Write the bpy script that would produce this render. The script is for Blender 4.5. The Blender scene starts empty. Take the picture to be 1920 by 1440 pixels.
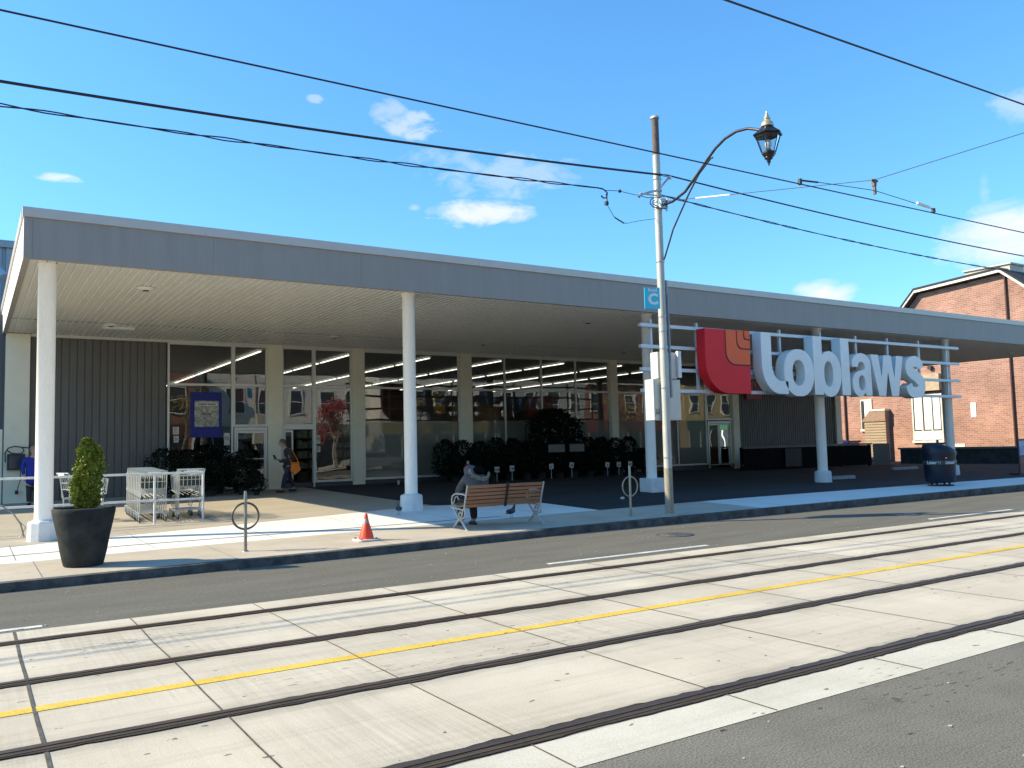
import bpy, bmesh, math, random
from mathutils import Vector, Matrix
random.seed(7)
C = bpy.context.scene.collection
S = bpy.context.scene
R = math.radians
PI = math.pi

# ------------------------------------------------------------------ camera
cam_d = bpy.data.cameras.new('camera'); cam = bpy.data.objects.new('camera', cam_d); C.objects.link(cam)
YAW, PITCH, ROLL, FPX = R(32.80436), R(4.21657), R(-1.40535), 1581.12
f = Vector((math.sin(YAW)*math.cos(PITCH), math.cos(YAW)*math.cos(PITCH), math.sin(PITCH)))
r_ = Vector((math.cos(YAW), -math.sin(YAW), 0)); u_ = r_.cross(f)
r2 = r_*math.cos(ROLL)+u_*math.sin(ROLL); u2 = -r_*math.sin(ROLL)+u_*math.cos(ROLL)
M = Matrix((r2, u2, -f)).transposed().to_4x4(); M.translation = Vector((0, 0, 1.6))
cam.matrix_world = M
cam_d.sensor_width = 36; cam_d.lens = 36*FPX/1920; cam_d.clip_end = 4000; cam_d.clip_start = .05
S.camera = cam
# ------------------------------------------------------------------ light
SUNV = Vector((-1.36, .735, 1.0)).normalized()      # towards the sun
sl = bpy.data.lights.new('sun', 'SUN'); sl.energy = 5.0; sl.angle = R(.5); sl.color = (1, .87, .62)
so = bpy.data.objects.new('sun', sl); C.objects.link(so)
so.rotation_euler = SUNV.to_track_quat('Z', 'Y').to_euler(); so.location = (-30, 40, 40)
S.view_settings.view_transform = 'Standard'; S.view_settings.look = 'None'
S.view_settings.exposure = .72; S.view_settings.gamma = 1
S.cycles.max_bounces = 6; S.cycles.diffuse_bounces = 3; S.cycles.glossy_bounces = 4; S.cycles.transparent_max_bounces = 12
S.cycles.caustics_reflective = False; S.cycles.caustics_refractive = False
S.cycles.sample_clamp_indirect = 4
W = bpy.data.worlds.new('World'); S.world = W; W.use_nodes = True
nt = W.node_tree; N = nt.nodes; L = nt.links; N.clear()
out = N.new('ShaderNodeOutputWorld'); bg = N.new('ShaderNodeBackground'); bg.inputs[1].default_value = .128
L.new(bg.outputs[0], out.inputs[0])
sky = N.new('ShaderNodeTexSky'); sky.sky_type = 'NISHITA'; sky.sun_disc = False
sky.sun_elevation = math.asin(SUNV.z); sky.sun_rotation = math.atan2(SUNV.x, SUNV.y)
sky.air_density = 1.35; sky.dust_density = .35; sky.ozone_density = 2.6
hs = N.new('ShaderNodeHueSaturation'); hs.inputs['Hue'].default_value = .488; hs.inputs['Saturation'].default_value = 1.0; hs.inputs['Value'].default_value = 1.0
tn = N.new('ShaderNodeVectorMath'); tn.operation = 'MULTIPLY'; tn.inputs[1].default_value = (.50, .82, 1.28)
L.new(sky.outputs[0], tn.inputs[0]); L.new(tn.outputs[0], hs.inputs['Color'])
geo = N.new('ShaderNodeNewGeometry'); neg = N.new('ShaderNodeVectorMath'); neg.operation = 'SCALE'; neg.inputs[3].default_value = -1
L.new(geo.outputs['Incoming'], neg.inputs[0])
def wm(op, a, b=None, c=None):
    n = N.new('ShaderNodeMath'); n.operation = op
    for i, v in enumerate((a, b, c)):
        if v is None: continue
        if isinstance(v, (int, float)): n.inputs[i].default_value = v
        else: L.new(v, n.inputs[i])
    return n.outputs[0]
tcn = N.new('ShaderNodeTexNoise'); tcn.inputs['Scale'].default_value = 26; tcn.inputs['Detail'].default_value = 7; tcn.inputs['Roughness'].default_value = .6; tcn.inputs['Distortion'].default_value = .5
mp = N.new('ShaderNodeMapping'); mp.inputs['Scale'].default_value = (1, 1, 2.1)
L.new(neg.outputs[0], mp.inputs[0]); L.new(mp.outputs[0], tcn.inputs['Vector'])
def pixdir(x, y):
    return ((x-960)*r2-(y-720)*u2+FPX*f).normalized()
# drifting clouds, by bearing: (bearing point, half widths, strength, raggedness)
total = None
for (x, y, a, b, st, k) in ((112, 334, 36, 8, .8, 2.2), (770, 236, 40, 20, .5, 2.6), (722, 208, 34, 18, .35, 2.6), (590, 187, 11, 7, .35, 2.8),
                         (930, 330, 120, 34, .33, 2.2), (845, 296, 80, 16, .25, 2.4), (900, 400, 88, 22, .85, 1.5), (1545, 552, 50, 24, 1, 1.0),
                         (1895, 442, 105, 50, 1, .8), (1910, 190, 40, 26, .35, 2), (776, 389, 11, 6, .35, 2.8), (1845, 350, 8, 26, .2, 2)):
    d = pixdir(x, y); rt = Vector((d.y, -d.x, 0)).normalized(); up = rt.cross(d)
    def dot(v):
        n = N.new('ShaderNodeVectorMath'); n.operation = 'DOT_PRODUCT'; L.new(neg.outputs[0], n.inputs[0]); n.inputs[1].default_value = v; return n.outputs['Value']
    u = wm('DIVIDE', dot(rt), a/FPX*1.15); v = wm('DIVIDE', dot(up), b/FPX*1.15)
    dd = wm('ADD', wm('MULTIPLY', u, u), wm('MULTIPLY', v, v))
    back = wm('MULTIPLY', wm('LESS_THAN', dot(d), 0.3), 50.0)
    e = wm('SUBTRACT', wm('ADD', wm('SUBTRACT', 1.0, dd), wm('MULTIPLY', wm('SUBTRACT', tcn.outputs[0], .5), k*2.2)), back)
    m = wm('MULTIPLY', wm('SMOOTH_MIN', wm('MAXIMUM', wm('MULTIPLY', e, .9), 0), 1.0, .3), st)
    total = m if total is None else wm('MAXIMUM', total, m)
mx = N.new('ShaderNodeMix'); mx.data_type = 'RGBA'; mx.clamp_factor = True
L.new(total, mx.inputs[0]); L.new(hs.outputs[0], mx.inputs[6]); mx.inputs[7].default_value = (4.9, 5.0, 5.2, 1)
L.new(mx.outputs[2], bg.inputs[0])

# ------------------------------------------------------------------ helpers
MATS = {}
def mat(name, col, rough=.7, metal=0, var=.12, scale=6, bump=0, bscale=40, spec=.5, stretch=(1, 1, 1), col2=None, fine=0, emit=0):
    if name in MATS: return MATS[name]
    m = bpy.data.materials.new(name); m.use_nodes = True; t = m.node_tree; n = t.nodes; b = n['Principled BSDF']
    b.inputs['Roughness'].default_value = rough; b.inputs['Metallic'].default_value = metal
    b.inputs['Specular IOR Level'].default_value = spec
    tc = n.new('ShaderNodeTexCoord'); mpp = n.new('ShaderNodeMapping'); mpp.inputs['Scale'].default_value = stretch
    t.links.new(tc.outputs['Object'], mpp.inputs[0])
    nz = n.new('ShaderNodeTexNoise'); nz.inputs['Scale'].default_value = scale; nz.inputs['Detail'].default_value = 6; nz.inputs['Roughness'].default_value = .62
    t.links.new(mpp.outputs[0], nz.inputs['Vector'])
    cr = n.new('ShaderNodeValToRGB'); cr.color_ramp.elements[0].position = .3; cr.color_ramp.elements[1].position = .7
    c2 = col2 or tuple(min(1, c*(1+var)) for c in col); c1 = col if col2 else tuple(c*(1-var) for c in col)
    cr.color_ramp.elements[0].color = (*c1, 1); cr.color_ramp.elements[1].color = (*c2, 1)
    t.links.new(nz.outputs[0], cr.inputs[0])
    colour = cr.outputs[0]
    if fine:
        nf = n.new('ShaderNodeTexNoise'); nf.inputs['Scale'].default_value = bscale; nf.inputs['Detail'].default_value = 2
        t.links.new(mpp.outputs[0], nf.inputs['Vector'])
        rf = n.new('ShaderNodeMapRange'); rf.inputs[1].default_value = .3; rf.inputs[2].default_value = .7; rf.inputs[3].default_value = 1-fine; rf.inputs[4].default_value = 1+fine
        t.links.new(nf.outputs[0], rf.inputs[0])
        mm = n.new('ShaderNodeVectorMath'); mm.operation = 'SCALE'; t.links.new(colour, mm.inputs[0]); t.links.new(rf.outputs[0], mm.inputs[3]); colour = mm.outputs[0]
    t.links.new(colour, b.inputs['Base Color'])
    if bump:
        nb = n.new('ShaderNodeTexNoise'); nb.inputs['Scale'].default_value = bscale; nb.inputs['Detail'].default_value = 4
        t.links.new(mpp.outputs[0], nb.inputs['Vector'])
        bp = n.new('ShaderNodeBump'); bp.inputs['Strength'].default_value = bump; bp.inputs['Distance'].default_value = .02
        t.links.new(nb.outputs[0], bp.inputs['Height']); t.links.new(bp.outputs[0], b.inputs['Normal'])
    if emit:
        b.inputs['Emission Color'].default_value = (*col, 1); b.inputs['Emission Strength'].default_value = emit
    MATS[name] = m; return m
def nodes_of(m):
    t = m.node_tree; return t, t.nodes, t.links, t.nodes['Principled BSDF']

class MB:
    def __init__(s): s.v = []; s.f = []; s.sm = []
    def add(s, vs, fs, smooth=False):
        k = len(s.v); s.v += [tuple(v) for v in vs]; s.f += [tuple(i+k for i in q) for q in fs]; s.sm += [smooth]*len(fs); return s
    def box(s, x0, x1, y0, y1, z0, z1):
        return s.add([(x0,y0,z0),(x1,y0,z0),(x1,y1,z0),(x0,y1,z0),(x0,y0,z1),(x1,y0,z1),(x1,y1,z1),(x0,y1,z1)],
                     [(0,3,2,1),(4,5,6,7),(0,1,5,4),(1,2,6,5),(2,3,7,6),(3,0,4,7)])
    def obox(s, c, ax, ay, az):
        c = Vector(c); ax = Vector(ax); ay = Vector(ay); az = Vector(az)
        vs = [c+ax*i+ay*j+az*k for k in (-1, 1) for i, j in ((-1,-1),(1,-1),(1,1),(-1,1))]
        return s.add(vs, [(0,3,2,1),(4,5,6,7),(0,1,5,4),(1,2,6,5),(2,3,7,6),(3,0,4,7)])
    def beam(s, p, q, w, h, up=(0, 0, 1)):
        p = Vector(p); q = Vector(q); d = (q-p); l = d.length; d.normalize(); u = Vector(up)
        a = d.cross(u); 
        if a.length < 1e-4: a = d.cross(Vector((1, 0, 0)))
        a.normalize(); b = a.cross(d)
        return s.obox((p+q)/2, d*(l/2), a*(w/2), b*(h/2))
    def tube(s, pts, rad, n=8, cap=True, smooth=True):
        pts = [Vector(p) for p in pts]; m = len(pts)
        if isinstance(rad, (int, float)): rad = [rad]*m
        rings = []; a = None
        for i, p in enumerate(pts):
            t = (pts[min(i+1, m-1)]-pts[max(i-1, 0)]).normalized()
            if a is None:
                a = t.cross(Vector((0, 0, 1)))
                if a.length < 1e-3: a = t.cross(Vector((1, 0, 0)))
            a = (a-t*a.dot(t)).normalized(); b = t.cross(a)
            rings.append([p+(a*math.cos(2*PI*j/n)+b*math.sin(2*PI*j/n))*rad[i] for j in range(n)])
        vs = [v for g in rings for v in g]; fs = []
        for i in range(m-1):
            for j in range(n):
                fs.append((i*n+j, i*n+(j+1) % n, (i+1)*n+(j+1) % n, (i+1)*n+j))
        s.add(vs, fs, smooth)
        if cap:
            s.add(rings[0], [tuple(range(n))[::-1]]); s.add(rings[-1], [tuple(range(n))])
        return s
    def lathe(s, prof, c=(0, 0), n=24, smooth=True, sx=1, sy=1):
        vs = []; fs = []
        for (r, z) in prof:
            for j in range(n): vs.append((c[0]+sx*r*math.cos(2*PI*j/n), c[1]+sy*r*math.sin(2*PI*j/n), z))
        for i in range(len(prof)-1):
            for j in range(n): fs.append((i*n+j, i*n+(j+1) % n, (i+1)*n+(j+1) % n, (i+1)*n+j))
        s.add(vs, fs, smooth)
        m = len(prof)
        s.add(vs[:n], [tuple(range(n))[::-1]]); s.add(vs[(m-1)*n:], [tuple(range(n))]); return s
    def prism(s, poly, axis, a, b):
        # poly in the two other axes, extruded along axis from a to b
        def P(u, v, w): return {'x': (w, u, v), 'y': (u, w, v), 'z': (u, v, w)}[axis]
        n = len(poly)
        s.add([P(u, v, a) for u, v in poly]+[P(u, v, b) for u, v in poly],
              [tuple(range(n))[::-1], tuple(range(n, 2*n))]+[(i, (i+1) % n, n+(i+1) % n, n+i) for i in range(n)])
        return s
    def sphere(s, c, r, n=12, m=8, sc=(1, 1, 1)):
        vs = []; fs = []
        for i in range(m+1):
            t = PI*i/m
            for j in range(n):
                p = 2*PI*j/n; vs.append((c[0]+r*sc[0]*math.sin(t)*math.cos(p), c[1]+r*sc[1]*math.sin(t)*math.sin(p), c[2]+r*sc[2]*math.cos(t)))
        for i in range(m):
            for j in range(n): fs.append((i*n+j, (i+1)*n+j, (i+1)*n+(j+1) % n, i*n+(j+1) % n))
        return s.add(vs, fs, True)
    def build(s, name, m, parent=None, fix=True, bevel=0):
        off = Vector((0, 0, 0)); p = parent
        while p: off += p.location; p = p.parent
        me = bpy.data.meshes.new(name); me.from_pydata([tuple(Vector(v)-off) for v in s.v], [], s.f); me.materials.append(m)
        me.polygons.foreach_set('use_smooth', s.sm); me.update()
        if fix:
            b = bmesh.new(); b.from_mesh(me); bmesh.ops.recalc_face_normals(b, faces=b.faces); b.to_mesh(me); b.free()
        o = bpy.data.objects.new(name, me); C.objects.link(o); o.parent = parent
        if bevel:
            md = o.modifiers.new('bevel', 'BEVEL'); md.width = bevel; md.segments = 2; md.limit_method = 'ANGLE'
        return o
def tag(o, label=None, cat=None, group=None, kind=None):
    if label: o['label'] = label
    if cat: o['category'] = cat
    if group: o['group'] = group
    if kind: o['kind'] = kind
    return o
def thing(name, label, cat, loc=(0, 0, 0), group=None):
    o = bpy.data.objects.new(name, None); C.objects.link(o); o.location = loc; o.empty_display_size = .2
    return tag(o, label, cat, group)
def copy_tree(o, parent=None):
    c = o.copy(); C.objects.link(c); c.parent = parent
    for ch in list(o.children): copy_tree(ch, c)
    return c
def place(proto, first, loc, rz=0, label=None, scale=None):
    o = proto if first else copy_tree(proto)
    o.location = loc; o.rotation_euler.z = rz
    if label: o['label'] = label
    if scale: o.scale = scale
    return o
def textmesh(txt, size, m, parent, name, origin, xdir, updir, extrude=.002, align='CENTER', bold=0, sx=1, mirror=False):
    cu = bpy.data.curves.new('t', 'FONT'); cu.body = txt; cu.size = size; cu.extrude = extrude; cu.align_x = align; cu.align_y = 'CENTER'; cu.offset = bold; cu.resolution_u = 3
    o = bpy.data.objects.new('t', cu); C.objects.link(o)
    bpy.context.view_layer.update()
    me = bpy.data.meshes.new_from_object(o.evaluated_get(bpy.context.evaluated_depsgraph_get()))
    bpy.data.objects.remove(o); bpy.data.curves.remove(cu)
    x = Vector(xdir).normalized()*sx; y = Vector(updir).normalized(); z = Vector(xdir).normalized().cross(y)
    if mirror: x = -x
    off = Vector((0, 0, 0)); p = parent
    while p: off += p.location; p = p.parent
    mt = Matrix((x, y, z)).transposed().to_4x4(); mt.translation = Vector(origin)-off
    me.transform(mt); me.materials.clear(); me.materials.append(m); me.name = name
    ob = bpy.data.objects.new(name, me); C.objects.link(ob); ob.parent = parent
    return ob
def lerp(xs, ys, x):
    if x <= xs[0]: return ys[0]
    for i in range(len(xs)-1):
        if x <= xs[i+1]:
            t = (x-xs[i])/(xs[i+1]-xs[i]); return ys[i]*(1-t)+ys[i+1]*t
    return ys[-1]
def arc(cx, cy, rx, ry, a0, a1, n):
    return [(cx+rx*math.cos(R(a0+(a1-a0)*i/n)), cy+ry*math.sin(R(a0+(a1-a0)*i/n))) for i in range(n+1)]

# ------------------------------------------------------------------ ground shape
def yk(x): return lerp([.3, 5, 9, 25, 45], [11.95, 12.05, 12.36, 12.3, 12.3], x)
def zk(x): return lerp([.3, 9, 14, 25], [.111, .12, .14, .165], x)
def zg(x, y):
    z0 = zk(x); z1 = lerp([1, 8.3, 15.4, 22.5, 29.7], [.14, .235, .30, .24, .18], x); z2 = lerp([.8, 11, 22, 30, 38, 44], [.38, .44, .42, .33, .25, .1], x)
    k = yk(x)
    if y <= 17: return z0+(z1-z0)*max(0, (y-k)/(17-k))
    if y <= 27: return z1+(z2-z1)*(y-17)/10
    return z2
def sheet(name, m, x0, x1, fy0, fy1, nx, ny, dz=0, zf=zg, fx=None):
    mb = MB(); vs = []; fs = []
    for i in range(nx+1):
        for j in range(ny+1):
            t = j/ny
            if fx: x = fx(i/nx, t)
            else: x = x0+(x1-x0)*i/nx
            y = fy0(x)+(fy1(x)-fy0(x))*t
            vs.append((x, y, zf(x, y)+dz))
    for i in range(nx):
        for j in range(ny):
            a = i*(ny+1)+j; fs.append((a, a+ny+1, a+ny+2, a+1))
    mb.add(vs, fs, True)
    return mb.build(name, m, fix=False)

# ground materials -------------------------------------------------
def concrete(name, c1, c2, rough=.85, tine=0, speck=0, streak=0, fine=.06, stretch=(1, 1, 1), sc=1.3):
    m = mat(name, c1, rough, 0, scale=sc, bump=.12, bscale=90, col2=c2, fine=fine, spec=.25, stretch=stretch)
    t, n, l, b = nodes_of(m)
    src = b.inputs['Base Color'].links[0].from_socket
    tc = n.new('ShaderNodeTexCoord')
    if tine:
        wm_ = n.new('ShaderNodeMapping'); wm_.inputs['Scale'].default_value = (26, .45, 1); l.new(tc.outputs['Object'], wm_.inputs[0])
        wn_ = n.new('ShaderNodeTexNoise'); wn_.inputs['Scale'].default_value = 1; wn_.inputs['Detail'].default_value = 3; wn_.inputs['Roughness'].default_value = .7; l.new(wm_.outputs[0], wn_.inputs['Vector'])
        wv = n.new('ShaderNodeMapRange'); wv.inputs[1].default_value = .38; wv.inputs[2].default_value = .62; l.new(wn_.outputs[0], wv.inputs[0])
        big = n.new('ShaderNodeTexNoise'); big.inputs['Scale'].default_value = .7; big.inputs['Detail'].default_value = 3; l.new(tc.outputs['Object'], big.inputs['Vector'])
        st = n.new('ShaderNodeMapRange'); st.inputs[1].default_value = .42; st.inputs[2].default_value = .68; st.inputs[3].default_value = 0; st.inputs[4].default_value = tine
        l.new(big.outputs[0], st.inputs[0])
        mul = n.new('ShaderNodeMath'); mul.operation = 'MULTIPLY'; l.new(wv.outputs[0], mul.inputs[0]); l.new(st.outputs[0], mul.inputs[1])
        sub = n.new('ShaderNodeMath'); sub.operation = 'SUBTRACT'; sub.inputs[0].default_value = 1.03; l.new(mul.outputs[0], sub.inputs[1])
        sc_ = n.new('ShaderNodeVectorMath'); sc_.operation = 'SCALE'; l.new(src, sc_.inputs[0]); l.new(sub.outputs[0], sc_.inputs[3]); src = sc_.outputs[0]
    if speck:
        for (scl, thr, stv, dark) in ((5.5, .12, (1, 1.6, 1), .35), (30, .1, (1, 1, 1), .6)):
            vo = n.new('ShaderNodeTexVoronoi'); vo.inputs['Scale'].default_value = scl; vo.inputs['Randomness'].default_value = 1
            mpp = n.new('ShaderNodeMapping'); mpp.inputs['Scale'].default_value = stv; l.new(tc.outputs['Object'], mpp.inputs[0]); 
            wn = n.new('ShaderNodeTexNoise'); wn.inputs['Scale'].default_value = 14; l.new(tc.outputs['Object'], wn.inputs['Vector'])
            ad = n.new('ShaderNodeMixRGB'); ad.blend_type = 'ADD'; ad.inputs[0].default_value = .12; l.new(mpp.outputs[0], ad.inputs[1]); l.new(wn.outputs['Color'], ad.inputs[2])
            l.new(ad.outputs[0], vo.inputs['Vector'])
            # only some cells carry a spot
            lt = n.new('ShaderNodeMath'); lt.operation = 'LESS_THAN'; l.new(vo.outputs['Distance'], lt.inputs[0]); lt.inputs[1].default_value = thr
            sep = n.new('ShaderNodeSeparateColor'); l.new(vo.outputs['Color'], sep.inputs[0])
            gt = n.new('ShaderNodeMath'); gt.operation = 'GREATER_THAN'; l.new(sep.outputs[0], gt.inputs[0]); gt.inputs[1].default_value = 1-speck
            mu = n.new('ShaderNodeMath'); mu.operation = 'MULTIPLY'; l.new(lt.outputs[0], mu.inputs[0]); l.new(gt.outputs[0], mu.inputs[1])
            mr = n.new('ShaderNodeMapRange'); mr.inputs[3].default_value = 1; mr.inputs[4].default_value = dark; l.new(mu.outputs[0], mr.inputs[0])
            sc_ = n.new('ShaderNodeVectorMath'); sc_.operation = 'SCALE'; l.new(src, sc_.inputs[0]); l.new(mr.outputs[0], sc_.inputs[3]); src = sc_.outputs[0]
    if streak:
        for (stv, scl, lo, hi, dark) in (((.12, 5, 1), 1.6, .5, .72, 1-streak), ((1, 1, 1), .8, .45, .75, 1-streak*.8)):
            mpp = n.new('ShaderNodeMapping'); mpp.inputs['Scale'].default_value = stv; l.new(tc.outputs['Object'], mpp.inputs[0])
            nn = n.new('ShaderNodeTexNoise'); nn.inputs['Scale'].default_value = scl; nn.inputs['Detail'].default_value = 6; nn.inputs['Roughness'].default_value = .65; l.new(mpp.outputs[0], nn.inputs['Vector'])
            mr = n.new('ShaderNodeMapRange'); mr.inputs[1].default_value = lo; mr.inputs[2].default_value = hi; mr.inputs[3].default_value = 1; mr.inputs[4].default_value = dark; l.new(nn.outputs[0], mr.inputs[0])
            sc_ = n.new('ShaderNodeVectorMath'); sc_.operation = 'SCALE'; l.new(src, sc_.inputs[0]); l.new(mr.outputs[0], sc_.inputs[3]); src = sc_.outputs[0]
        # spalled, scratched patches
        mpp = n.new('ShaderNodeMapping'); mpp.inputs['Scale'].default_value = (.35, 1.3, 1); l.new(tc.outputs['Object'], mpp.inputs[0])
        n1 = n.new('ShaderNodeTexNoise'); n1.inputs['Scale'].default_value = 20; n1.inputs['Detail'].default_value = 3; l.new(mpp.outputs[0], n1.inputs['Vector'])
        n2 = n.new('ShaderNodeTexNoise'); n2.inputs['Scale'].default_value = .75; n2.inputs['Detail'].default_value = 2; l.new(mpp.outputs[0], n2.inputs['Vector'])
        a1 = n.new('ShaderNodeMath'); a1.operation = 'MULTIPLY_ADD'; l.new(n2.outputs[0], a1.inputs[0]); a1.inputs[1].default_value = .9; l.new(n1.outputs[0], a1.inputs[2])
        mr = n.new('ShaderNodeMapRange'); mr.inputs[1].default_value = 1.2; mr.inputs[2].default_value = 1.235; mr.inputs[3].default_value = 1; mr.inputs[4].default_value = .55; l.new(a1.outputs[0], mr.inputs[0])
        sc_ = n.new('ShaderNodeVectorMath'); sc_.operation = 'SCALE'; l.new(src, sc_.inputs[0]); l.new(mr.outputs[0], sc_.inputs[3]); src = sc_.outputs[0]
    l.new(src, b.inputs['Base Color'])
    return m
M_ASPH = concrete('asphalt', (.115, .108, .088), (.155, .146, .118), .9, fine=.3, stretch=(.25, 1.2, 1), sc=2.2, speck=.06)
M_ASPH2 = concrete('asphalt_near', (.14, .13, .106), (.19, .177, .146), .9, fine=.5, sc=1.6, speck=.2, streak=.12)
M_TRACK = concrete('track_concrete', (.47, .415, .32), (.58, .52, .41), .85, tine=.22, speck=.2, streak=.16, fine=.07, sc=.9)
M_TRACK2 = concrete('track_concrete_edge', (.5, .465, .375), (.585, .55, .455), .85, speck=.15, streak=.12, fine=.1, sc=1.5)
M_TAN = concrete('aggregate', (.42, .36, .27), (.53, .46, .36), .9, speck=.08, fine=.12, sc=1.2)
M_BRIGHT = concrete('new_concrete', (.7, .68, .6), (.78, .76, .69), .85, fine=.03, speck=.03, sc=.8)
M_PLAZA = concrete('worn_plaza', (.36, .32, .25), (.45, .4, .32), .92, fine=.12, speck=.1, stretch=(.5, 1, 1), sc=1)
M_DARKASPH = concrete('plaza_asphalt', (.026, .028, .029), (.048, .048, .047), .95, fine=.2, speck=.05, stretch=(.3, 1, 1), sc=1.4)
M_KERB = concrete('kerb_stone', (.05, .05, .047), (.15, .145, .13), .9, fine=.2, speck=.2, sc=5)

# ground plane and roads
MB().add([(-2000, -2000, -.03), (2000, -2000, -.03), (2000, 2000, -.03), (-2000, 2000, -.03)], [(0, 1, 2, 3)]).build('ground', mat('far_ground', (.12, .12, .1), .95, scale=.3), fix=False)['kind'] = 'structure'
flat = lambda x, y: 0
tag(sheet('near_lane', M_ASPH2, -60, 160, lambda x: -3.2, lambda x: 3.47, 10, 2, 0, flat), kind='structure')
tag(sheet('track_bed_edge', M_TRACK2, -60, 160, lambda x: 3.47, lambda x: 3.86, 10, 1, .003, flat), kind='structure')
tag(sheet('track_bed', M_TRACK, -60, 160, lambda x: 3.86, lambda x: 9.17, 10, 2, .002, flat), kind='structure')
tag(sheet('far_lane', M_ASPH, -60, 160, lambda x: 9.17, lambda x: yk(x)+.02, 60, 2, 0, flat), kind='structure')
# pavement
tag(sheet('kerb', M_KERB, -60, 160, lambda x: yk(x), lambda x: yk(x)+.16, 200, 1), kind='structure')
mbk = MB(); vs = []; fs = []; xs = [-60+220*i/300 for i in range(301)]
random.seed(3)
for x in xs:
    j = random.uniform(-.008, .008)
    vs += [(x, yk(x)-.012+j, -.01), (x, yk(x)-.004+j, zk(x)-.012), (x, yk(x), zk(x))]
for i in range(300):
    a = i*3; fs += [(a, a+3, a+4, a+1), (a+1, a+4, a+5, a+2)]
mbk.add(vs, fs, True)
tag(mbk.build('kerb_face', M_KERB, fix=False), kind='structure')
YA = 14.25
def yb(x): return lerp([.4, 1.3, 6.8, 8.8, 11.4], [16.35, 16.6, 17.45, 17.9, 16.9], x)
def ya_left(x): return lerp([.4, 1.8, 5.4, 6.6, 7.4], [13.95, 14.15, 14.25, 14.3, 14.35], x)
tag(sheet('pavement_aggregate', M_TAN, -60, 14.4, lambda x: yk(x)+.16, ya_left, 80, 4), kind='structure')
tag(sheet('pavement_concrete', M_BRIGHT, -60, 11.4, ya_left, lambda x: yb(x), 80, 4), kind='structure')
tag(sheet('driveway', M_DARKASPH, 11.4, 14.4, ya_left, lambda x: 16.9, 12, 4), kind='structure')
tag(sheet('pavement_concrete_right', M_BRIGHT, 14.4, 160, lambda x: yk(x)+.16, lambda x: 14.35, 80, 4), kind='structure')
tag(sheet('driveway_right', M_DARKASPH, 14.4, 160, lambda x: 14.35, lambda x: 16.9, 80, 2), kind='structure')
tag(sheet('plaza', M_PLAZA, -60, 9.2, lambda x: yb(x), lambda x: 45, 60, 14), kind='structure')
tag(sheet('plaza_asphalt', M_DARKASPH, 9.2, 11.4, lambda x: yb(x), lambda x: 45, 6, 14), kind='structure')
tag(sheet('plaza_asphalt_right', M_DARKASPH, 11.4, 160, lambda x: 16.9, lambda x: 45, 80, 14), kind='structure')
# far pavement behind the camera
tag(sheet('opposite_pavement', M_BRIGHT, -60, 160, lambda x: -9.0, lambda x: -6.0, 10, 1, .12, flat), kind='structure')
tag(sheet('opposite_lane', M_ASPH2, -60, 160, lambda x: -6.0, lambda x: -3.2, 10, 1, 0, flat), kind='structure')

# paint, joints, rails
M_YEL = concrete('yellow_paint', (.62, .42, .06), (.78, .53, .1), .75, fine=.25, speck=.3, streak=.2, sc=3)
M_WHT = concrete('white_paint', (.5, .5, .46), (.76, .76, .71), .75, fine=.25, speck=.3, streak=.2, sc=4)
M_DK = mat('joint_filler', (.09, .08, .065), .9, bump=.3, scale=12, var=.4)
MB().box(-60, 160, 6.23, 6.355, -.01, .0065).build('yellow_line', M_YEL)['kind'] = 'structure'
wl = MB()
for k in range(-4, 16):
    x = 6.62+9*k; y0 = 9.42 if k >= 0 else 9.27
    wl.box(x, x+3.0, y0, y0+.1, -.01, .0045)
wl.build('lane_line', M_WHT)['kind'] = 'structure'
# every slab of the track bed has its own tone
t, n, l, b = nodes_of(M_TRACK)
src = b.inputs['Base Color'].links[0].from_socket
tc = n.new('ShaderNodeTexCoord'); sp = n.new('ShaderNodeSeparateXYZ'); l.new(tc.outputs['Object'], sp.inputs[0])
fx_ = n.new('ShaderNodeMath'); fx_.operation = 'SNAP'; 
ax_ = n.new('ShaderNodeMath'); ax_.operation = 'ADD'; ax_.inputs[1].default_value = -2.56; l.new(sp.outputs[0], ax_.inputs[0]); l.new(ax_.outputs[0], fx_.inputs[0]); fx_.inputs[1].default_value = 1.49
fy_ = n.new('ShaderNodeMath'); fy_.operation = 'SNAP'; ay_ = n.new('ShaderNodeMath'); ay_.operation = 'ADD'; ay_.inputs[1].default_value = -2.16; l.new(sp.outputs[1], ay_.inputs[0]); l.new(ay_.outputs[0], fy_.inputs[0]); fy_.inputs[1].default_value = 1.64
cb0 = n.new('ShaderNodeCombineXYZ'); l.new(fx_.outputs[0], cb0.inputs[0]); l.new(fy_.outputs[0], cb0.inputs[1])
wn = n.new('ShaderNodeTexWhiteNoise'); wn.noise_dimensions = '3D'; l.new(cb0.outputs[0], wn.inputs['Vector'])
mr = n.new('ShaderNodeMapRange'); mr.inputs[3].default_value = .94; mr.inputs[4].default_value = 1.07; l.new(wn.outputs['Value'], mr.inputs[0])
sc0 = n.new('ShaderNodeVectorMath'); sc0.operation = 'SCALE'; l.new(src, sc0.inputs[0]); l.new(mr.outputs[0], sc0.inputs[3])
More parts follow.
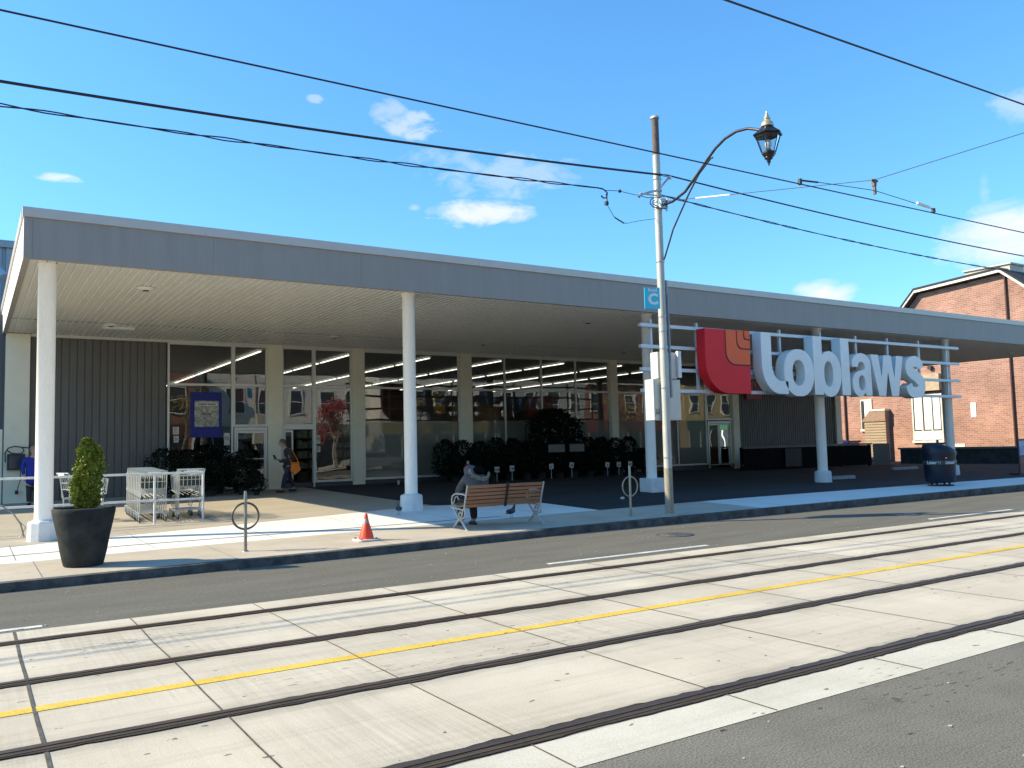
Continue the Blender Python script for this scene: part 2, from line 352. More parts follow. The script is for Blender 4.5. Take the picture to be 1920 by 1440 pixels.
# dust and rubber rubbed off along each rail
prev = sc0.outputs[0]
for yr in (8.63, 7.08, 5.44, 3.96):
    d1 = n.new('ShaderNodeMath'); d1.operation = 'SUBTRACT'; l.new(sp.outputs[1], d1.inputs[0]); d1.inputs[1].default_value = yr
    d2 = n.new('ShaderNodeMath'); d2.operation = 'ABSOLUTE'; l.new(d1.outputs[0], d2.inputs[0])
    mpp = n.new('ShaderNodeMapping'); mpp.inputs['Scale'].default_value = (1.2, 7, 1); l.new(tc.outputs['Object'], mpp.inputs[0]); nn = n.new('ShaderNodeTexNoise'); nn.inputs['Scale'].default_value = 1.5; nn.inputs['Detail'].default_value = 5; l.new(mpp.outputs[0], nn.inputs['Vector'])
    d3 = n.new('ShaderNodeMath'); d3.operation = 'MULTIPLY_ADD'; l.new(nn.outputs[0], d3.inputs[0]); d3.inputs[1].default_value = .5; l.new(d2.outputs[0], d3.inputs[2])
    mr = n.new('ShaderNodeMapRange'); mr.interpolation_type = 'SMOOTHSTEP'; mr.inputs[1].default_value = .3; mr.inputs[2].default_value = .55; mr.inputs[3].default_value = .8; mr.inputs[4].default_value = 1; l.new(d3.outputs[0], mr.inputs[0])
    sc0 = n.new('ShaderNodeVectorMath'); sc0.operation = 'SCALE'; l.new(prev, sc0.inputs[0]); l.new(mr.outputs[0], sc0.inputs[3]); prev = sc0.outputs[0]
l.new(prev, b.inputs['Base Color'])
jt = MB(); random.seed(11)
jx = [.38, 1.36]+[2.56+1.49*k for k in range(-12, 60) if k >= 0 or k < -1]
for x in jx:
    n = 9; px = x
    for i in range(n):
        y0 = 3.48+(9.16-3.48)*i/n; y1 = 3.48+(9.16-3.48)*(i+1)/n; nx = x+random.uniform(-.006, .006)
        w = .0055 if x > 1 else .011
        jt.add([(px-w, y0, .007), (px+w, y0, .007), (nx+w, y1, .007), (nx-w, y1, .007)], [(0, 1, 2, 3)]); px = nx
jt.build('slab_joints', M_DK, fix=False)['kind'] = 'structure'
M_RAILBED = concrete('rail_rubber', (.02, .015, .011), (.085, .064, .045), .95, fine=.4, sc=14, stretch=(.3, 3, 1))
M_STEEL = mat('rail_steel', (.12, .085, .06), .5, .5, scale=10, var=.3, stretch=(.1, 6, 1))
for nm, y, w in (('far', 8.63, .15), ('b', 7.08, .165), ('c', 5.44, .155), ('d', 3.96, .175)):
    rb = MB(); vs = []; fs = []; n = 1400; random.seed(int(y*100))
    e0 = e1 = 0
    for i in range(n+1):
        x = -20+90*(i/n)**1.0; e0 = .7*e0+random.uniform(-.01, .01); e1 = .6*e1+random.uniform(-.014, .014)
        vs += [(x, y-w/2+e0, .010), (x, y+w/2+e1, .010)]
    for i in range(n): fs.append((2*i, 2*i+2, 2*i+3, 2*i+1))
    rb.add(vs, fs); 
    o = rb.build('rail_strip', M_RAILBED, fix=False); tag(o, kind='structure')
    t = thing('tram_rail', {'far': 'steel tram rail farthest from the yellow line, nearest the kerb', 'b': 'steel tram rail just on the shop side of the yellow line',
                            'c': 'steel tram rail just on the near side of the yellow line', 'd': 'nearest steel tram rail, beside the pale concrete edge strip'}[nm], 'tram rail', (0, y, 0), 'tram rails set in the concrete track bed')
    MB().box(-60, 120, y+.005, y+.062, -.01, .0145).build('rail_head', M_STEEL, t)
    MB().box(-60, 120, y-.052, y-.034, -.01, .0135).build('rail_lip', M_STEEL, t)
# pavement joints, and one long dark line
pj = MB()
for x in [-3.2+1.9*k for k in range(0, 8)]:
    for i in range(6):
        y0 = 14.3+i*.5; y1 = y0+.5
        pj.add([(x-.006, y0, zg(x, y0)+.004), (x+.006, y0, zg(x, y0)+.004), (x+.006, y1, zg(x, y1)+.004), (x-.006, y1, zg(x, y1)+.004)], [(0, 1, 2, 3)])
for x in [-4+2.4*k for k in range(0, 9)]:
    y0 = yk(x)+.01; y1 = 14.0
    pj.add([(x-.005, y0, zg(x, y0)+.004), (x+.005, y0, zg(x, y0)+.004), (x+.005, y1, zg(x, y1)+.004), (x-.005, y1, zg(x, y1)+.004)], [(0, 1, 2, 3)])
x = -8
while x < 9:  # long dark grey line running along the pale concrete
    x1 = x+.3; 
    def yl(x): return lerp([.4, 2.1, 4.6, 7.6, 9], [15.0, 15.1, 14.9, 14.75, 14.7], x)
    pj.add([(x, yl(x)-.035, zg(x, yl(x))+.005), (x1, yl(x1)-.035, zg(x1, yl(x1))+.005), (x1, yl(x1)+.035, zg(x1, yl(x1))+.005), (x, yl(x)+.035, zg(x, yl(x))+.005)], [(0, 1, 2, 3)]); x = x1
pj.build('pavement_joints_and_line', mat('joint_and_line_grey', (.2, .2, .19), .9), fix=False)['kind'] = 'structure'

# ================================================================== supermarket
M_FASCIA = mat('fascia_grey', (.31, .27, .235), .5, .05, var=.06, scale=2, stretch=(3, 3, .35), bump=.02, bscale=3)
M_COPING = mat('coping_grey', (.55, .48, .42), .4, .2, var=.04, scale=2)
M_WHITEMETAL = mat('white_metal', (.72, .72, .7), .45, var=.04, scale=3)
M_SOFFIT = mat('soffit_white', (.72, .69, .6), .38, .1, var=.06, scale=.7, stretch=(1, .3, 1))
M_SIDING = mat('siding_charcoal', (.13, .125, .115), .55, .1, var=.1, scale=2, stretch=(1, 1, .2))
M_PILASTER = mat('pilaster_cream', (.85, .79, .6), .7, var=.06, scale=1.5, bump=.05)
M_ALU = mat('aluminium_frame', (.72, .7, .62), .4, .15, var=.05)
M_COL = mat('column_paint', (.94, .88, .78), .4, var=.035, scale=5, stretch=(2, 2, .4), fine=.03, bscale=25)
M_BASE = mat('column_base_paint', (.7, .69, .66), .7, var=.1, scale=5, bump=.15, bscale=14)
M_BLACK = mat('black_metal', (.02, .02, .022), .5, var=.3)
M_DARKGREY = mat('dark_grey', (.07, .07, .07), .6, var=.2)
M_ROOF = mat('roof_membrane', (.3, .3, .29), .9, var=.1)
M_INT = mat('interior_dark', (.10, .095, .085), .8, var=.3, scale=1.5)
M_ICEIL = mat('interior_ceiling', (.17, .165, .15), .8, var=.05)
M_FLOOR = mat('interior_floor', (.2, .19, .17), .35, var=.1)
M_STRIP = mat('lit_tube', (1, .96, .86), .5, emit=2.6, var=0)
def glass(name, tint=(.62, .64, .6), wav=.12, boost=.07):
    m = bpy.data.materials.new(name); m.use_nodes = True; t = m.node_tree; n = t.nodes; l = t.links; n.clear()
    o = n.new('ShaderNodeOutputMaterial'); mixs = n.new('ShaderNodeMixShader'); tr = n.new('ShaderNodeBsdfTransparent'); gl = n.new('ShaderNodeBsdfGlossy')
    tr.inputs[0].default_value = (*tint, 1); gl.inputs['Roughness'].default_value = .0; gl.inputs[0].default_value = (1, 1, .97, 1)
    fr = n.new('ShaderNodeFresnel'); fr.inputs[0].default_value = 1.5
    a = n.new('ShaderNodeMath'); a.operation = 'ADD'; l.new(fr.outputs[0], a.inputs[0]); a.inputs[1].default_value = boost
    tc = n.new('ShaderNodeTexCoord'); nz = n.new('ShaderNodeTexNoise'); nz.inputs['Scale'].default_value = .9; nz.inputs['Detail'].default_value = 1; l.new(tc.outputs['Object'], nz.inputs['Vector'])
    bp = n.new('ShaderNodeBump'); bp.inputs['Strength'].default_value = wav; bp.inputs['Distance'].default_value = .03; l.new(nz.outputs[0], bp.inputs['Height']); l.new(bp.outputs[0], gl.inputs['Normal'])
    l.new(a.outputs[0], mixs.inputs[0]); l.new(tr.outputs[0], mixs.inputs[1]); l.new(gl.outputs[0], mixs.inputs[2]); l.new(mixs.outputs[0], o.inputs[0])
    return m
M_GLASS = glass('shop_glass')
M_FILM = mat('frosted_film', (.17, .18, .15), .015, var=.06, scale=1)
M_LAMPGLASS = glass('lamp_glass', (.9, .92, .92), 0, .02)

store = thing('supermarket_building', 'long low supermarket with a grey canopy on white columns and dark glass front', 'building', (20, 27, .3))
YW = 27.05
# canopy: fascia, coping, soffit
X0, X1, YF, ZS, ZC, ZT = .73, 39.7, 16.6, 5.05, 5.78, 5.95
fb = MB()
x = X0
pan = [X0, X0+.13]+[X0+.13+3.05*k for k in range(1, 13)]+[X1]
for a, b in zip(pan[:-1], pan[1:]): fb.box(a+(.0015 if a > X0 else 0), b-.0015, YF, YF+.1, ZS, ZC)
fb.box(X0+.02, X1-.02, YF+.012, YF+.09, ZS+.02, ZC)
for k in range(4):
    a = YF+.1+k*7; b = min(a+7, 45); fb.box(X0, X0+.1, a+.004, b-.004, ZS, ZC); fb.box(X1-.1, X1, a+.004, b-.004, ZS, ZC)
fb.box(X0+.012, X0+.09, YF+.1, 45, ZS+.01, ZC); fb.box(X1-.09, X1-.012, YF+.1, 45, ZS+.01, ZC)
fb.build('fascia', M_FASCIA, store)
# left end gets a whiter face than the front
lw = MB(); lw.box(X0-.006, X0-.001, YF+.02, 44.9, ZS+.002, ZC); lw.build('end_fascia', mat('white_end', (.8, .8, .78), .5, var=.03), store)
cb = MB()
a = X0-.03
while a < X1:
    b = min(a+3.05, X1+.03); cb.box(a+.003, b-.003, YF-.035, YF+.25, ZC, ZT); a = b
cb.box(X0-.02, X1+.02, YF-.028, YF+.24, ZC+.01, ZT-.008)
cb.box(X0-.035, X0+.2, YF+.25, 45, ZC, ZT); cb.box(X1-.2, X1+.035, YF+.25, 45, ZC, ZT)
cb.build('coping', M_COPING, store)
rf = MB(); rf.box(X0+.2, X1-.2, YF+.25, 44.9, ZC+.02, ZC+.1); rf.build('roof', M_ROOF, store)
sb = MB(); vs = []; xs = []; x = X0+.1
while x < X1-.1: xs += [(x, 0), (x+.118, 0), (x+.124, .02), (x+.146, .02)]; x += .152
for (y0, y1, dz) in ((YF+.1, 24.14, 0), (24.2, YW+.1, -.004)):
    vs = [(a, y, 5.08+dz+d) for (a, d) in xs for y in (y0, y1)]
    sb.add(vs, [(2*i, 2*i+1, 2*i+3, 2*i+2) for i in range(len(xs)-1)])
sb.box(X0+.1, X1-.1, 24.14, 24.2, 5.11, 5.13)
sb.build('soffit', M_SOFFIT, store, fix=False)
sb = MB(); x = X0+.1
while x < X1-.25:
    for (y0, y1, dz) in ((YF+.1, 24.14, 0), (24.2, YW-.07, -.004)): sb.box(x+.146, x+.158, y0, y1, 5.068+dz, 5.1)
    x += .152
sb.build('soffit_trim', mat('soffit_trim_white', (.95, .93, .88), .35), store)
# soffit fittings
for i, (x, y, w) in enumerate(((3.03, 18.68, 1), (3.1, 24.3, 1), (14.67, 18.72, 1), (14.5, 24.2, .9), (20.8, 24.4, .9), (9.3, 24.35, .9), (37.2, 18.6, 1), (26.4, 18.7, 1), (9.0, 18.7, 1), (32.4, 24.3, 1))):
    q = MB(); q.lathe([(.17*w, 5.08), (.19*w, 5.07), (.17*w, 5.05), (.13*w, 5.045), (.09, 5.02), (.02, 5.015)], (x, y), 20)
    o = q.build('ceiling_light', M_WHITEMETAL, store); MB().lathe([(.07, 5.02), (.065, 5.005), (.01, 5.0)], (x, y), 14).build('lens', M_DARKGREY, o)
q = MB(); q.box(2.95, 3.75, 24.7, 24.95, 5.02, 5.075)
for k in range(7): q.box(2.98+.11*k, 3.04+.11*k, 24.72, 24.93, 5.012, 5.02)
q.build('vent_grille', M_WHITEMETAL, store)
# columns
for i, x in enumerate((1.13, 8.29, 15.40, 22.53, 29.73)):
    zb = zg(x, 17.1); r = .148 if i == 0 else (.142 if i < 3 else .152)
    c = MB().lathe([(r, zb+.3), (r, 5.03), (r+.02, 5.03), (r+.02, 5.08)], (x, 17.1), 28).build('column', M_COL, store)
    b = MB()
    if i == 2: b.box(x-.225, x+.225, 16.86, 17.34, zb-.05, zb+.36)
    else: b.lathe([(.265, zb-.05), (.258, zb+.05), (.25, zb+.31), (.235, zb+.345), (.17, zb+.35)], (x, 17.1), 10 if i < 2 else 20, smooth=i > 1)
    b.build('base', M_BASE, c, bevel=.012)
    MB().lathe([(.18, zb+.345), (.18, zb+.365), (.15, zb+.37)], (x, 17.1), 24).build('collar', M_BASE, c)
# facade ------------------------------------------------------------
def corr(mb, x0, x1, y, z0, z1, pitch=.16, dep=.022, fl=.11):
    xs = []; x = x0
    while x < x1-.01: xs += [(x, 0), (min(x+fl, x1), 0), (min(x+fl+.012, x1), dep), (min(x+pitch-.012, x1), dep)]; x += pitch
    xs.append((x1, 0))
    mb.add([(a, y+d, z) for (a, d) in xs for z in (z0, z1)], [(2*i, 2*i+2, 2*i+3, 2*i+1) for i in range(len(xs)-1)])
w = MB(); corr(w, 1.39, 4.99, YW, .3, 5.06, .2, .02, .17); w.build('siding', M_SIDING, store, fix=False)
w = MB(); corr(w, 29.76, 36.78, YW, .2, 5.06, .16, .035, .09); w.build('siding', M_SIDING, store, fix=False)
for (a, b) in ((.8, 1.39), (8.05, 8.52), (10.93, 11.35), (15.13, 15.6), (22.21, 22.58), (29.36, 29.76), (36.78, 37.2)):
    p = MB(); zs = [.2, .9, 1.65, 2.4, 3.15, 3.9, 4.6, 5.0]
    for z0, z1 in zip(zs[:-1], zs[1:]): p.box(a, b, YW-.1, YW+.15, z0+.004, z1)
    p.box(a+.008, b-.008, YW-.092, YW+.14, .2, 5.06); p.build('pilaster', M_PILASTER, store)
h = MB(); h.box(1.39, 36.78, YW-.06, YW+.08, 5.0, 5.075); h.build('head_trim', M_ALU, store)
s = MB(); s.box(8.5, 10.95, YW-.02, YW+.15, .3, .56); s.box(11.34, 29.4, YW-.02, YW+.15, .2, .57); s.box(5.0, 6.97, YW-.02, YW+.15, .2, .5); s.build('plinth', M_DARKGREY, store)
def window(x0, x1, z0, z1, mull, trans, film=None, skip=None):
    fr = MB(); t = .03
    fr.box(x0, x0+2*t, YW-.03, YW+.05, z0, z1); fr.box(x1-2*t, x1, YW-.03, YW+.05, z0, z1)
    fr.box(x0+2*t, x1-2*t, YW-.04, YW+.05, z0, z0+.07); fr.box(x0+2*t, x1-2*t, YW-.028, YW+.05, z1-.05, z1)
    for m in mull: fr.box(m-t, m+t, YW-.033, YW+.048, z0+.07, z1-.05)
    for z in trans: fr.box(x0+2*t, x1-2*t, YW-.026, YW+.045, z-.035, z+.035)
    o = fr.build('window', M_ALU, store)
    xs = [x0+2*t]+list(mull)+[x1-2*t]; zs = [z0+.07]+list(trans)+[z1-.05]
    for a, b in zip(xs[:-1], xs[1:]):
        for c, d in zip(zs[:-1], zs[1:]):
            MB().add([(a, YW+.01, c), (b, YW+.01, c), (b, YW+.01, d), (a, YW+.01, d)], [(0, 1, 2, 3)]).build('pane', M_GLASS, o, fix=False)
    if film:
        MB().box(x0+.06, x1-.06, YW+.002, YW+.006, z0+.06, film).build('frosted_film', M_FILM, o)
    return o
window(5.02, 6.97, .48, 5.0, [], [3.73])
window(6.97, 8.05, 2.42, 5.0, [], [3.73])
window(8.52, 9.6, 2.42, 5.0, [], [3.73])
window(9.6, 10.93, .57, 5.0, [], [3.73])
window(11.35, 15.13, .58, 5.0, [13.05], [3.73], 2.57)
window(15.6, 22.21, .57, 5.0, [17.1, 18.8, 20.47], [3.72], 2.57)
window(22.58, 27.72, .57, 5.0, [24.2, 25.95], [3.72], 2.53)
window(27.72, 29.36, 2.55, 5.0, [], [3.72])
def door(name, x0, x1, z0, z1, leaves, bars=(), y=YW):
    fr = MB(); t = .045
    fr.box(x0, x0+t, y-.06, y+.08, z0, z1); fr.box(x1-t, x1, y-.06, y+.08, z0, z1); fr.box(x0+t, x1-t, y-.06, y+.08, z1-.1, z1)
    o = fr.build(name, M_ALU, store)
    for (a, b, dy) in leaves:
        lf = MB(); s_ = .05
        lf.box(a, a+s_, y+dy-.02, y+dy+.02, z0+.02, z1-.11); lf.box(b-s_, b, y+dy-.02, y+dy+.02, z0+.02, z1-.11)
        lf.box(a+s_, b-s_, y+dy-.02, y+dy+.02, z0+.02, z0+.1); lf.box(a+s_, b-s_, y+dy-.02, y+dy+.02, z1-.18, z1-.11)
        for zb in bars: lf.box(a+s_, b-s_, y+dy-.03, y+dy+.0, zb-.015, zb+.02)
        lf.add([(a+s_, y+dy+.004, z0+.1), (b-s_, y+dy+.004, z0+.1), (b-s_, y+dy+.004, z1-.18), (a+s_, y+dy+.004, z1-.18)], [(0, 1, 2, 3)])
        me = lf.build('door_leaf', M_ALU, o); me.data.materials.append(M_GLASS); me.data.polygons[-1].material_index = 1
    return o
door('sliding_door', 7.0, 8.03, .42, 2.4, [(7.06, 7.98, -.03)], (1.05, 1.4))
door('sliding_door', 8.54, 9.6, .42, 2.42, [(8.6, 8.9, .04)], (1.05, 1.4))
door('glass_door', 27.76, 29.2, .4, 2.5, [(27.82, 28.46, 0), (28.5, 29.14, 0)], (.55,))
# interior
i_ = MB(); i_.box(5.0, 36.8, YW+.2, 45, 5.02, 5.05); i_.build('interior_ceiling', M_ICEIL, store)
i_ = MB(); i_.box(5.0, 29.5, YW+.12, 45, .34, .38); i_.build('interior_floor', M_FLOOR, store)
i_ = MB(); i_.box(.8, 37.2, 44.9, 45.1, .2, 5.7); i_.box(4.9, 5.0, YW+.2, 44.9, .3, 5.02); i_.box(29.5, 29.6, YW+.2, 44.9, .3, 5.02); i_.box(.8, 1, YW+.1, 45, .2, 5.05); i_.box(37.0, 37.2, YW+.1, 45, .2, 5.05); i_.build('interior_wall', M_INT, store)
for k, x in enumerate((8.1, 11.25, 14.4, 17.55, 20.6, 23.7, 26.8)):
    t = MB()
    for y0 in (28.0, 31.2, 34.4, 37.6, 40.8):
        t.box(x-.032, x+.032, y0, y0+2.9, 4.94, 4.965)
    t.build('ceiling_strip_light', M_STRIP, store)
random.seed(5)
cols = [(.16, .11, .04), (.10, .1, .1), (.2, .03, .03), (.06, .1, .16), (.18, .16, .12), (.09, .12, .05)]
for k in range(15):
    x = 6.3+1.55*k; y = random.uniform(32.0, 34); g = MB()
    hgt = random.uniform(1.7, 2.2)
    g.box(x, x+.9, y, y+8, .4, .7+hgt*.0+.1)
    for zz in (.9, 1.3, 1.7, 2.1): 
        if zz < hgt+.4: g.box(x, x+.9, y, y+8, zz, zz+.03)
    g.box(x+.42, x+.48, y, y+8, .4, hgt+.4)
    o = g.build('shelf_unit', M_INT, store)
    pr = MB()
    for zz in (.93, 1.33, 1.73, 2.13):
        xx = x+.05
        if zz > hgt+.3: continue
        while xx < x+.8: wd = random.uniform(.08, .2); pr.box(xx, xx+wd, y+.03, y+.3, zz, zz+random.uniform(.14, .33)); xx += wd+.01
    c = cols[k % 6]; pr.build('goods', mat('goods_%d' % (k % 6), tuple(v*1.5 for v in c), .5, scale=9, var=.5, col2=tuple(min(.5, v*3+.05) for v in cols[(k+2) % 6])), o)
def hangsign(x, y, z, w, h, col, col2=None):
    b = MB().box(x-w/2, x+w/2, y, y+.02, z, z+h); b.box(x-w/2+.05, x-w/2+.06, y+.005, y+.015, z+h, 5.0); b.box(x+w/2-.06, x+w/2-.05, y+.005, y+.015, z+h, 5.0)
    return b.build('hanging_banner', mat('banner_%g_%g' % (x, y), col, .6, scale=3, var=.15, col2=col2), store)
hangsign(8.2, 29, 3.3, 1.3, .9, (.25, .02, .03)); hangsign(17.2, 30.0, 2.9, .7, 1.5, (.22, .02, .03)); hangsign(16.4, 31.0, 3.0, .5, .42, (.9, .5, .02), (.9, .6, .05))
hangsign(6.7, 32, 3.3, 2.2, .7, (.22, .18, .02)); hangsign(21.8, 31.5, 2.7, 1.4, 1.1, (.2, .04, .03)); hangsign(19.3, 33, 2.5, 2.5, .9, (.3, .17, .04))
# blue poster, white flyer and notices inside the left window
bp_ = MB().box(5.69, 6.62, YW-.006, YW+.004, 2.1, 3.5).build('blue_poster', mat('poster_blue', (.002, .012, .2), .5, var=.1, scale=2), store)
fl = MB().box(5.81, 6.53, YW-.016, YW-.008, 2.43, 3.23).build('flyer_poster', mat('poster_paper', (.55, .55, .46), .6, scale=9, var=0, col2=(.2, .19, .14), fine=.4, bscale=20), store)
MB().box(5.85, 6.49, YW-.021, YW-.017, 3.07, 3.19).build('title_strip', mat('title_paper', (.6, .6, .52), .6), fl)
textmesh('Insiders Report', .085, M_BLACK, fl, 'title', (6.17, YW-.024, 3.13), (1, 0, 0), (0, 0, 1), .001, bold=.002)
textmesh('Fresh Flyer', .07, M_BLACK, fl, 'subtitle', (6.17, YW-.019, 2.83), (1, 0, 0), (0, 0, 1), .001, bold=.002)
M_PAPER = mat('notice_paper', (.62, .6, .53), .7, var=.05)
random.seed(9)
for (x, z, w, h) in ((5.27, 2.32, .17, .22), (5.28, 2.06, .14, .2), (6.78, 2.04, .17, .38), (6.78, 1.6, .17, .2), (9.73, 1.98, .16, .28), (9.73, 1.66, .16, .2)):
    o = MB().box(x-w/2, x+w/2, YW-.002, YW+.004, z-h/2, z+h/2).build('notice', M_PAPER, store)
    q = MB()
    if h > .25:
        q.tube([(x+.055*math.cos(a), YW-.008, z+.03+.055*math.sin(a)) for a in [i*PI/8 for i in range(17)]], .006, 5); q.beam((x-.04, YW-.008, z+.07), (x+.04, YW-.008, z-.01), .008, .008); q.beam((x-.05, YW-.008, z+.03), (x+.05, YW-.008, z+.03), .012, .006)
    else:
        for k in range(4): q.box(x-w*.35, x+w*random.uniform(.0, .35), YW-.008, YW-.003, z+h*.3-k*h*.18, z+h*.3-k*h*.18+.012)
    q.build('printing', M_BLACK, o)
# opening hours lettering on the frosted glass
for (x, z, s_, tx) in ((15.95, 2.38, .26, 'add'), ):
    pass
# red script sign on the right wall
rs = MB().box(30.25, 31.3, YW-.14, YW-.02, 3.5, 4.55).build('wall_sign', mat('sign_dark_red', (.28, .02, .04), .5), store)
sc_ = MB(); sc_.tube([(30.35+.04*math.sin(t*3)+.1*t, YW-.15, 3.72+.26*math.sin(t*2.1)+.1*t) for t in [k*.18 for k in range(38)]], .014, 5); sc_.build('script_lettering', M_WHITEMETAL, rs)
# wing at the left, behind
lw = MB(); lw.box(-12, .78, YW+.15, YW+.4, 2.4, 5.6); lw.build('wing_siding', mat('wing_dark', (.1, .105, .11), .6, stretch=(14, 1, .2), scale=2, var=.3), store)
lw = MB(); lw.box(-12, .76, YW-.08, YW+.15, .2, 2.4); lw.build('wing_wall', M_PILASTER, store)
pen = MB(); corr(pen, -14, 3, 30, 5.9, 8.1, .33, .06, .22); pen.box(-14, 3, 30.1, 44, 5.9, 8.1); pen.box(-14.1, 3.1, 29.9, 44.1, 8.1, 8.32); pen.build('roof_plant_screen', mat('plant_screen', (.3, .33, .36), .45, .4, var=.1, scale=1), store)
dv = MB(); dv.tube([(.2, 28.6, 5.9), (.25, 28.6, 6.6), (.35, 28.5, 6.95), (.55, 28.3, 7.02), (.7, 28.2, 6.8)], .2, 14); dv.build('exhaust_duct', mat('galvanised', (.6, .62, .62), .35, .6, var=.12), store)
# charging box and hose by the left pilaster
cbx = MB().box(.88, 1.3, YW-.26, YW-.1, 1.28, 1.72).build('meter_box', M_BLACK, store, bevel=.01)
MB().box(.93, 1.25, YW-.275, YW-.26, 1.33, 1.66).build('meter_window', mat('meter_glass', (.03, .05, .08), .1, spec=.8), cbx)
ho = MB(); ho.tube([(.84, YW-.2, 1.5), (.83, YW-.2, 1.75), (.9, YW-.2, 1.88), (1.05, YW-.2, 1.93), (1.22, YW-.2, 1.9), (1.28, YW-.2, 1.8), (1.2, YW-.2, 1.72), (1.0, YW-.2, 1.73), (.88, YW-.2, 1.82)], .018, 6)
ho.tube([(1.22, YW-.2, 1.9), (1.4, YW-.2, 1.88), (1.6, YW-.18, 1.98)], .016, 6); ho.tube([(1.2, YW-.2, 1.3), (1.2, YW-.2, 1.0), (1.14, YW-.2, .78), (1.12, YW-.2, .68)], .012, 6); ho.box(1.08, 1.16, YW-.23, YW-.17, .62, .72)
ho.build('hose', M_BLACK, store)

# ================================================================== storefront sign
sg = thing('storefront_sign', 'big grey letter sign with a red and orange emblem on white rails between the columns', 'sign', (22.3, 16.75, 2.9))
for z in (4.72, 4.155, 3.545, 2.98):
    MB().box(14.84, 29.95, 16.7, 16.8, z-.045, z+.045).build('rail', M_WHITEMETAL, sg)
MB().box(18.6, 23.3, 16.82, 16.9, 3.38, 3.68).build('service_panel', M_WHITEMETAL, sg)
for x in (15.3, 17.0, 20.45, 22.35, 24.13, 25.84, 27.64, 29.33):
    MB().box(x-.035, x+.035, 16.8, 16.87, 3.0, 4.9).build('strut', M_WHITEMETAL, sg)
M_LET = mat('letter_face', (.86, .83, .77), .4, var=.05, scale=1.5)
def curve_solid(name, outer, holes, y0, y1, m, parent, ox, oz, sm=True):
    cu = bpy.data.curves.new('c', 'CURVE'); cu.dimensions = '2D'; cu.fill_mode = 'BOTH'; cu.extrude = (y1-y0)/2
    for pts in [outer]+holes:
        sp = cu.splines.new('POLY'); sp.points.add(len(pts)-1)
        for q, (a, b) in zip(sp.points, pts): q.co = (a, b, 0, 1)
        sp.use_cyclic_u = True
    o = bpy.data.objects.new('c', cu); C.objects.link(o); bpy.context.view_layer.update()
    me = bpy.data.meshes.new_from_object(o.evaluated_get(bpy.context.evaluated_depsgraph_get()))
    bpy.data.objects.remove(o); bpy.data.curves.remove(cu)
    off = Vector((0, 0, 0)); p = parent
    while p: off += p.location; p = p.parent
    mt = Matrix(((1, 0, 0, ox-off.x), (0, 0, -1, (y0+y1)/2-off.y), (0, 1, 0, oz-off.z), (0, 0, 0, 1)))
    me.transform(mt); me.materials.clear(); me.materials.append(m); me.name = name
    ob = bpy.data.objects.new(name, me); C.objects.link(ob); ob.parent = parent
    return ob
def ell(cx, cz, rx, rz, n=40, p=2.25):
    o = []
    for i in range(n):
        t = 2*PI*i/n; c, s_ = math.cos(t), math.sin(t)
        o.append((cx+rx*abs(c)**(2/p)*(1 if c >= 0 else -1), cz+rz*abs(s_)**(2/p)*(1 if s_ >= 0 else -1)))
    return o
LY0, LY1 = 16.3, 16.62
ZB = 2.92
# L with a sweeping foot
Lo = [(0, 1.77), (0, .85)]+arc(.75, .85, .75, .85, 180, 270, 14)[1:]+[(1.1, 0), (1.1, .37)]+arc(.83, .86, .41, .49, 270, 180, 10)+[(.42, 1.77)]
letters = [('letter_l_capital', Lo, [], 19.02), ]
letters.append(('letter_o', ell(.65, .64, .67, .7), [ell(.63, .64, .28, .38, 32)], 19.98))
def union_b():
    out_ = [(0, 1.77), (.36, 1.77), (.36, 1.18)]+[(.36, 1.18)]
    out_ = [(0, 1.77), (0, 0), (.4, 0), (.4, .06)]+[(.74+.56*math.cos(R(a)), .64+.7*math.sin(R(a))) for a in range(-125, 126, 10)]+[(.4, 1.22), (.4, 1.77)]
    return out_
letters.append(('letter_b', union_b(), [ell(.69, .64, .22, .39, 30)], 21.31))
letters.append(('letter_l', [(0, 0), (.41, 0), (.41, 1.77), (0, 1.77)], [], 22.62))
ao = [(1.0, 0), (.68, 0), (.66, .1)]+[(.38+.36*math.cos(R(a)), .36+.4*math.sin(R(a))) for a in range(-50, -271, -15)][0:]
ao += [(.5, .8), (.66, .84), (.67, .93)]+[(.5+.17*math.cos(R(a)), .93+.14*math.sin(R(a))) for a in range(0, 181, 20)]+[(.32, .9), (.02, .9), (.03, .98)]
ao += [(.5+.48*math.cos(R(a)), .98+.36*math.sin(R(a))) for a in range(170, -1, -12)]+[(.98, .9)]
letters.append(('letter_a', ao, [ell(.5, .4, .17, .24, 24)], 23.13))
wo = [(-.03, 1.32), (.37, 1.32), (.52, .58), (.66, 1.32), (1.06, 1.32), (1.2, .58), (1.35, 1.32), (1.72, 1.32), (1.38, 0), (1.02, 0), (.86, .8), (.70, 0), (.34, 0)]
letters.append(('letter_w', wo, [], 24.15))
so_ = []
def sw(t):  # spine of the s
    return t
cen = [(.98, .96), (.93, 1.1), (.78, 1.17), (.6, 1.17), (.42, 1.12), (.31, .98), (.36, .84), (.55, .74), (.78, .64), (.98, .5), (1.02, .34), (.93, .2), (.75, .14), (.55, .14), (.36, .2), (.25, .38)]
cen = [(a*.96-.03, b) for a, b in cen]
hw = [.175, .175, .18, .185, .19, .195, .195, .195, .195, .2, .2, .195, .185, .185, .18, .175]
Lf, Rt = [], []
P = []
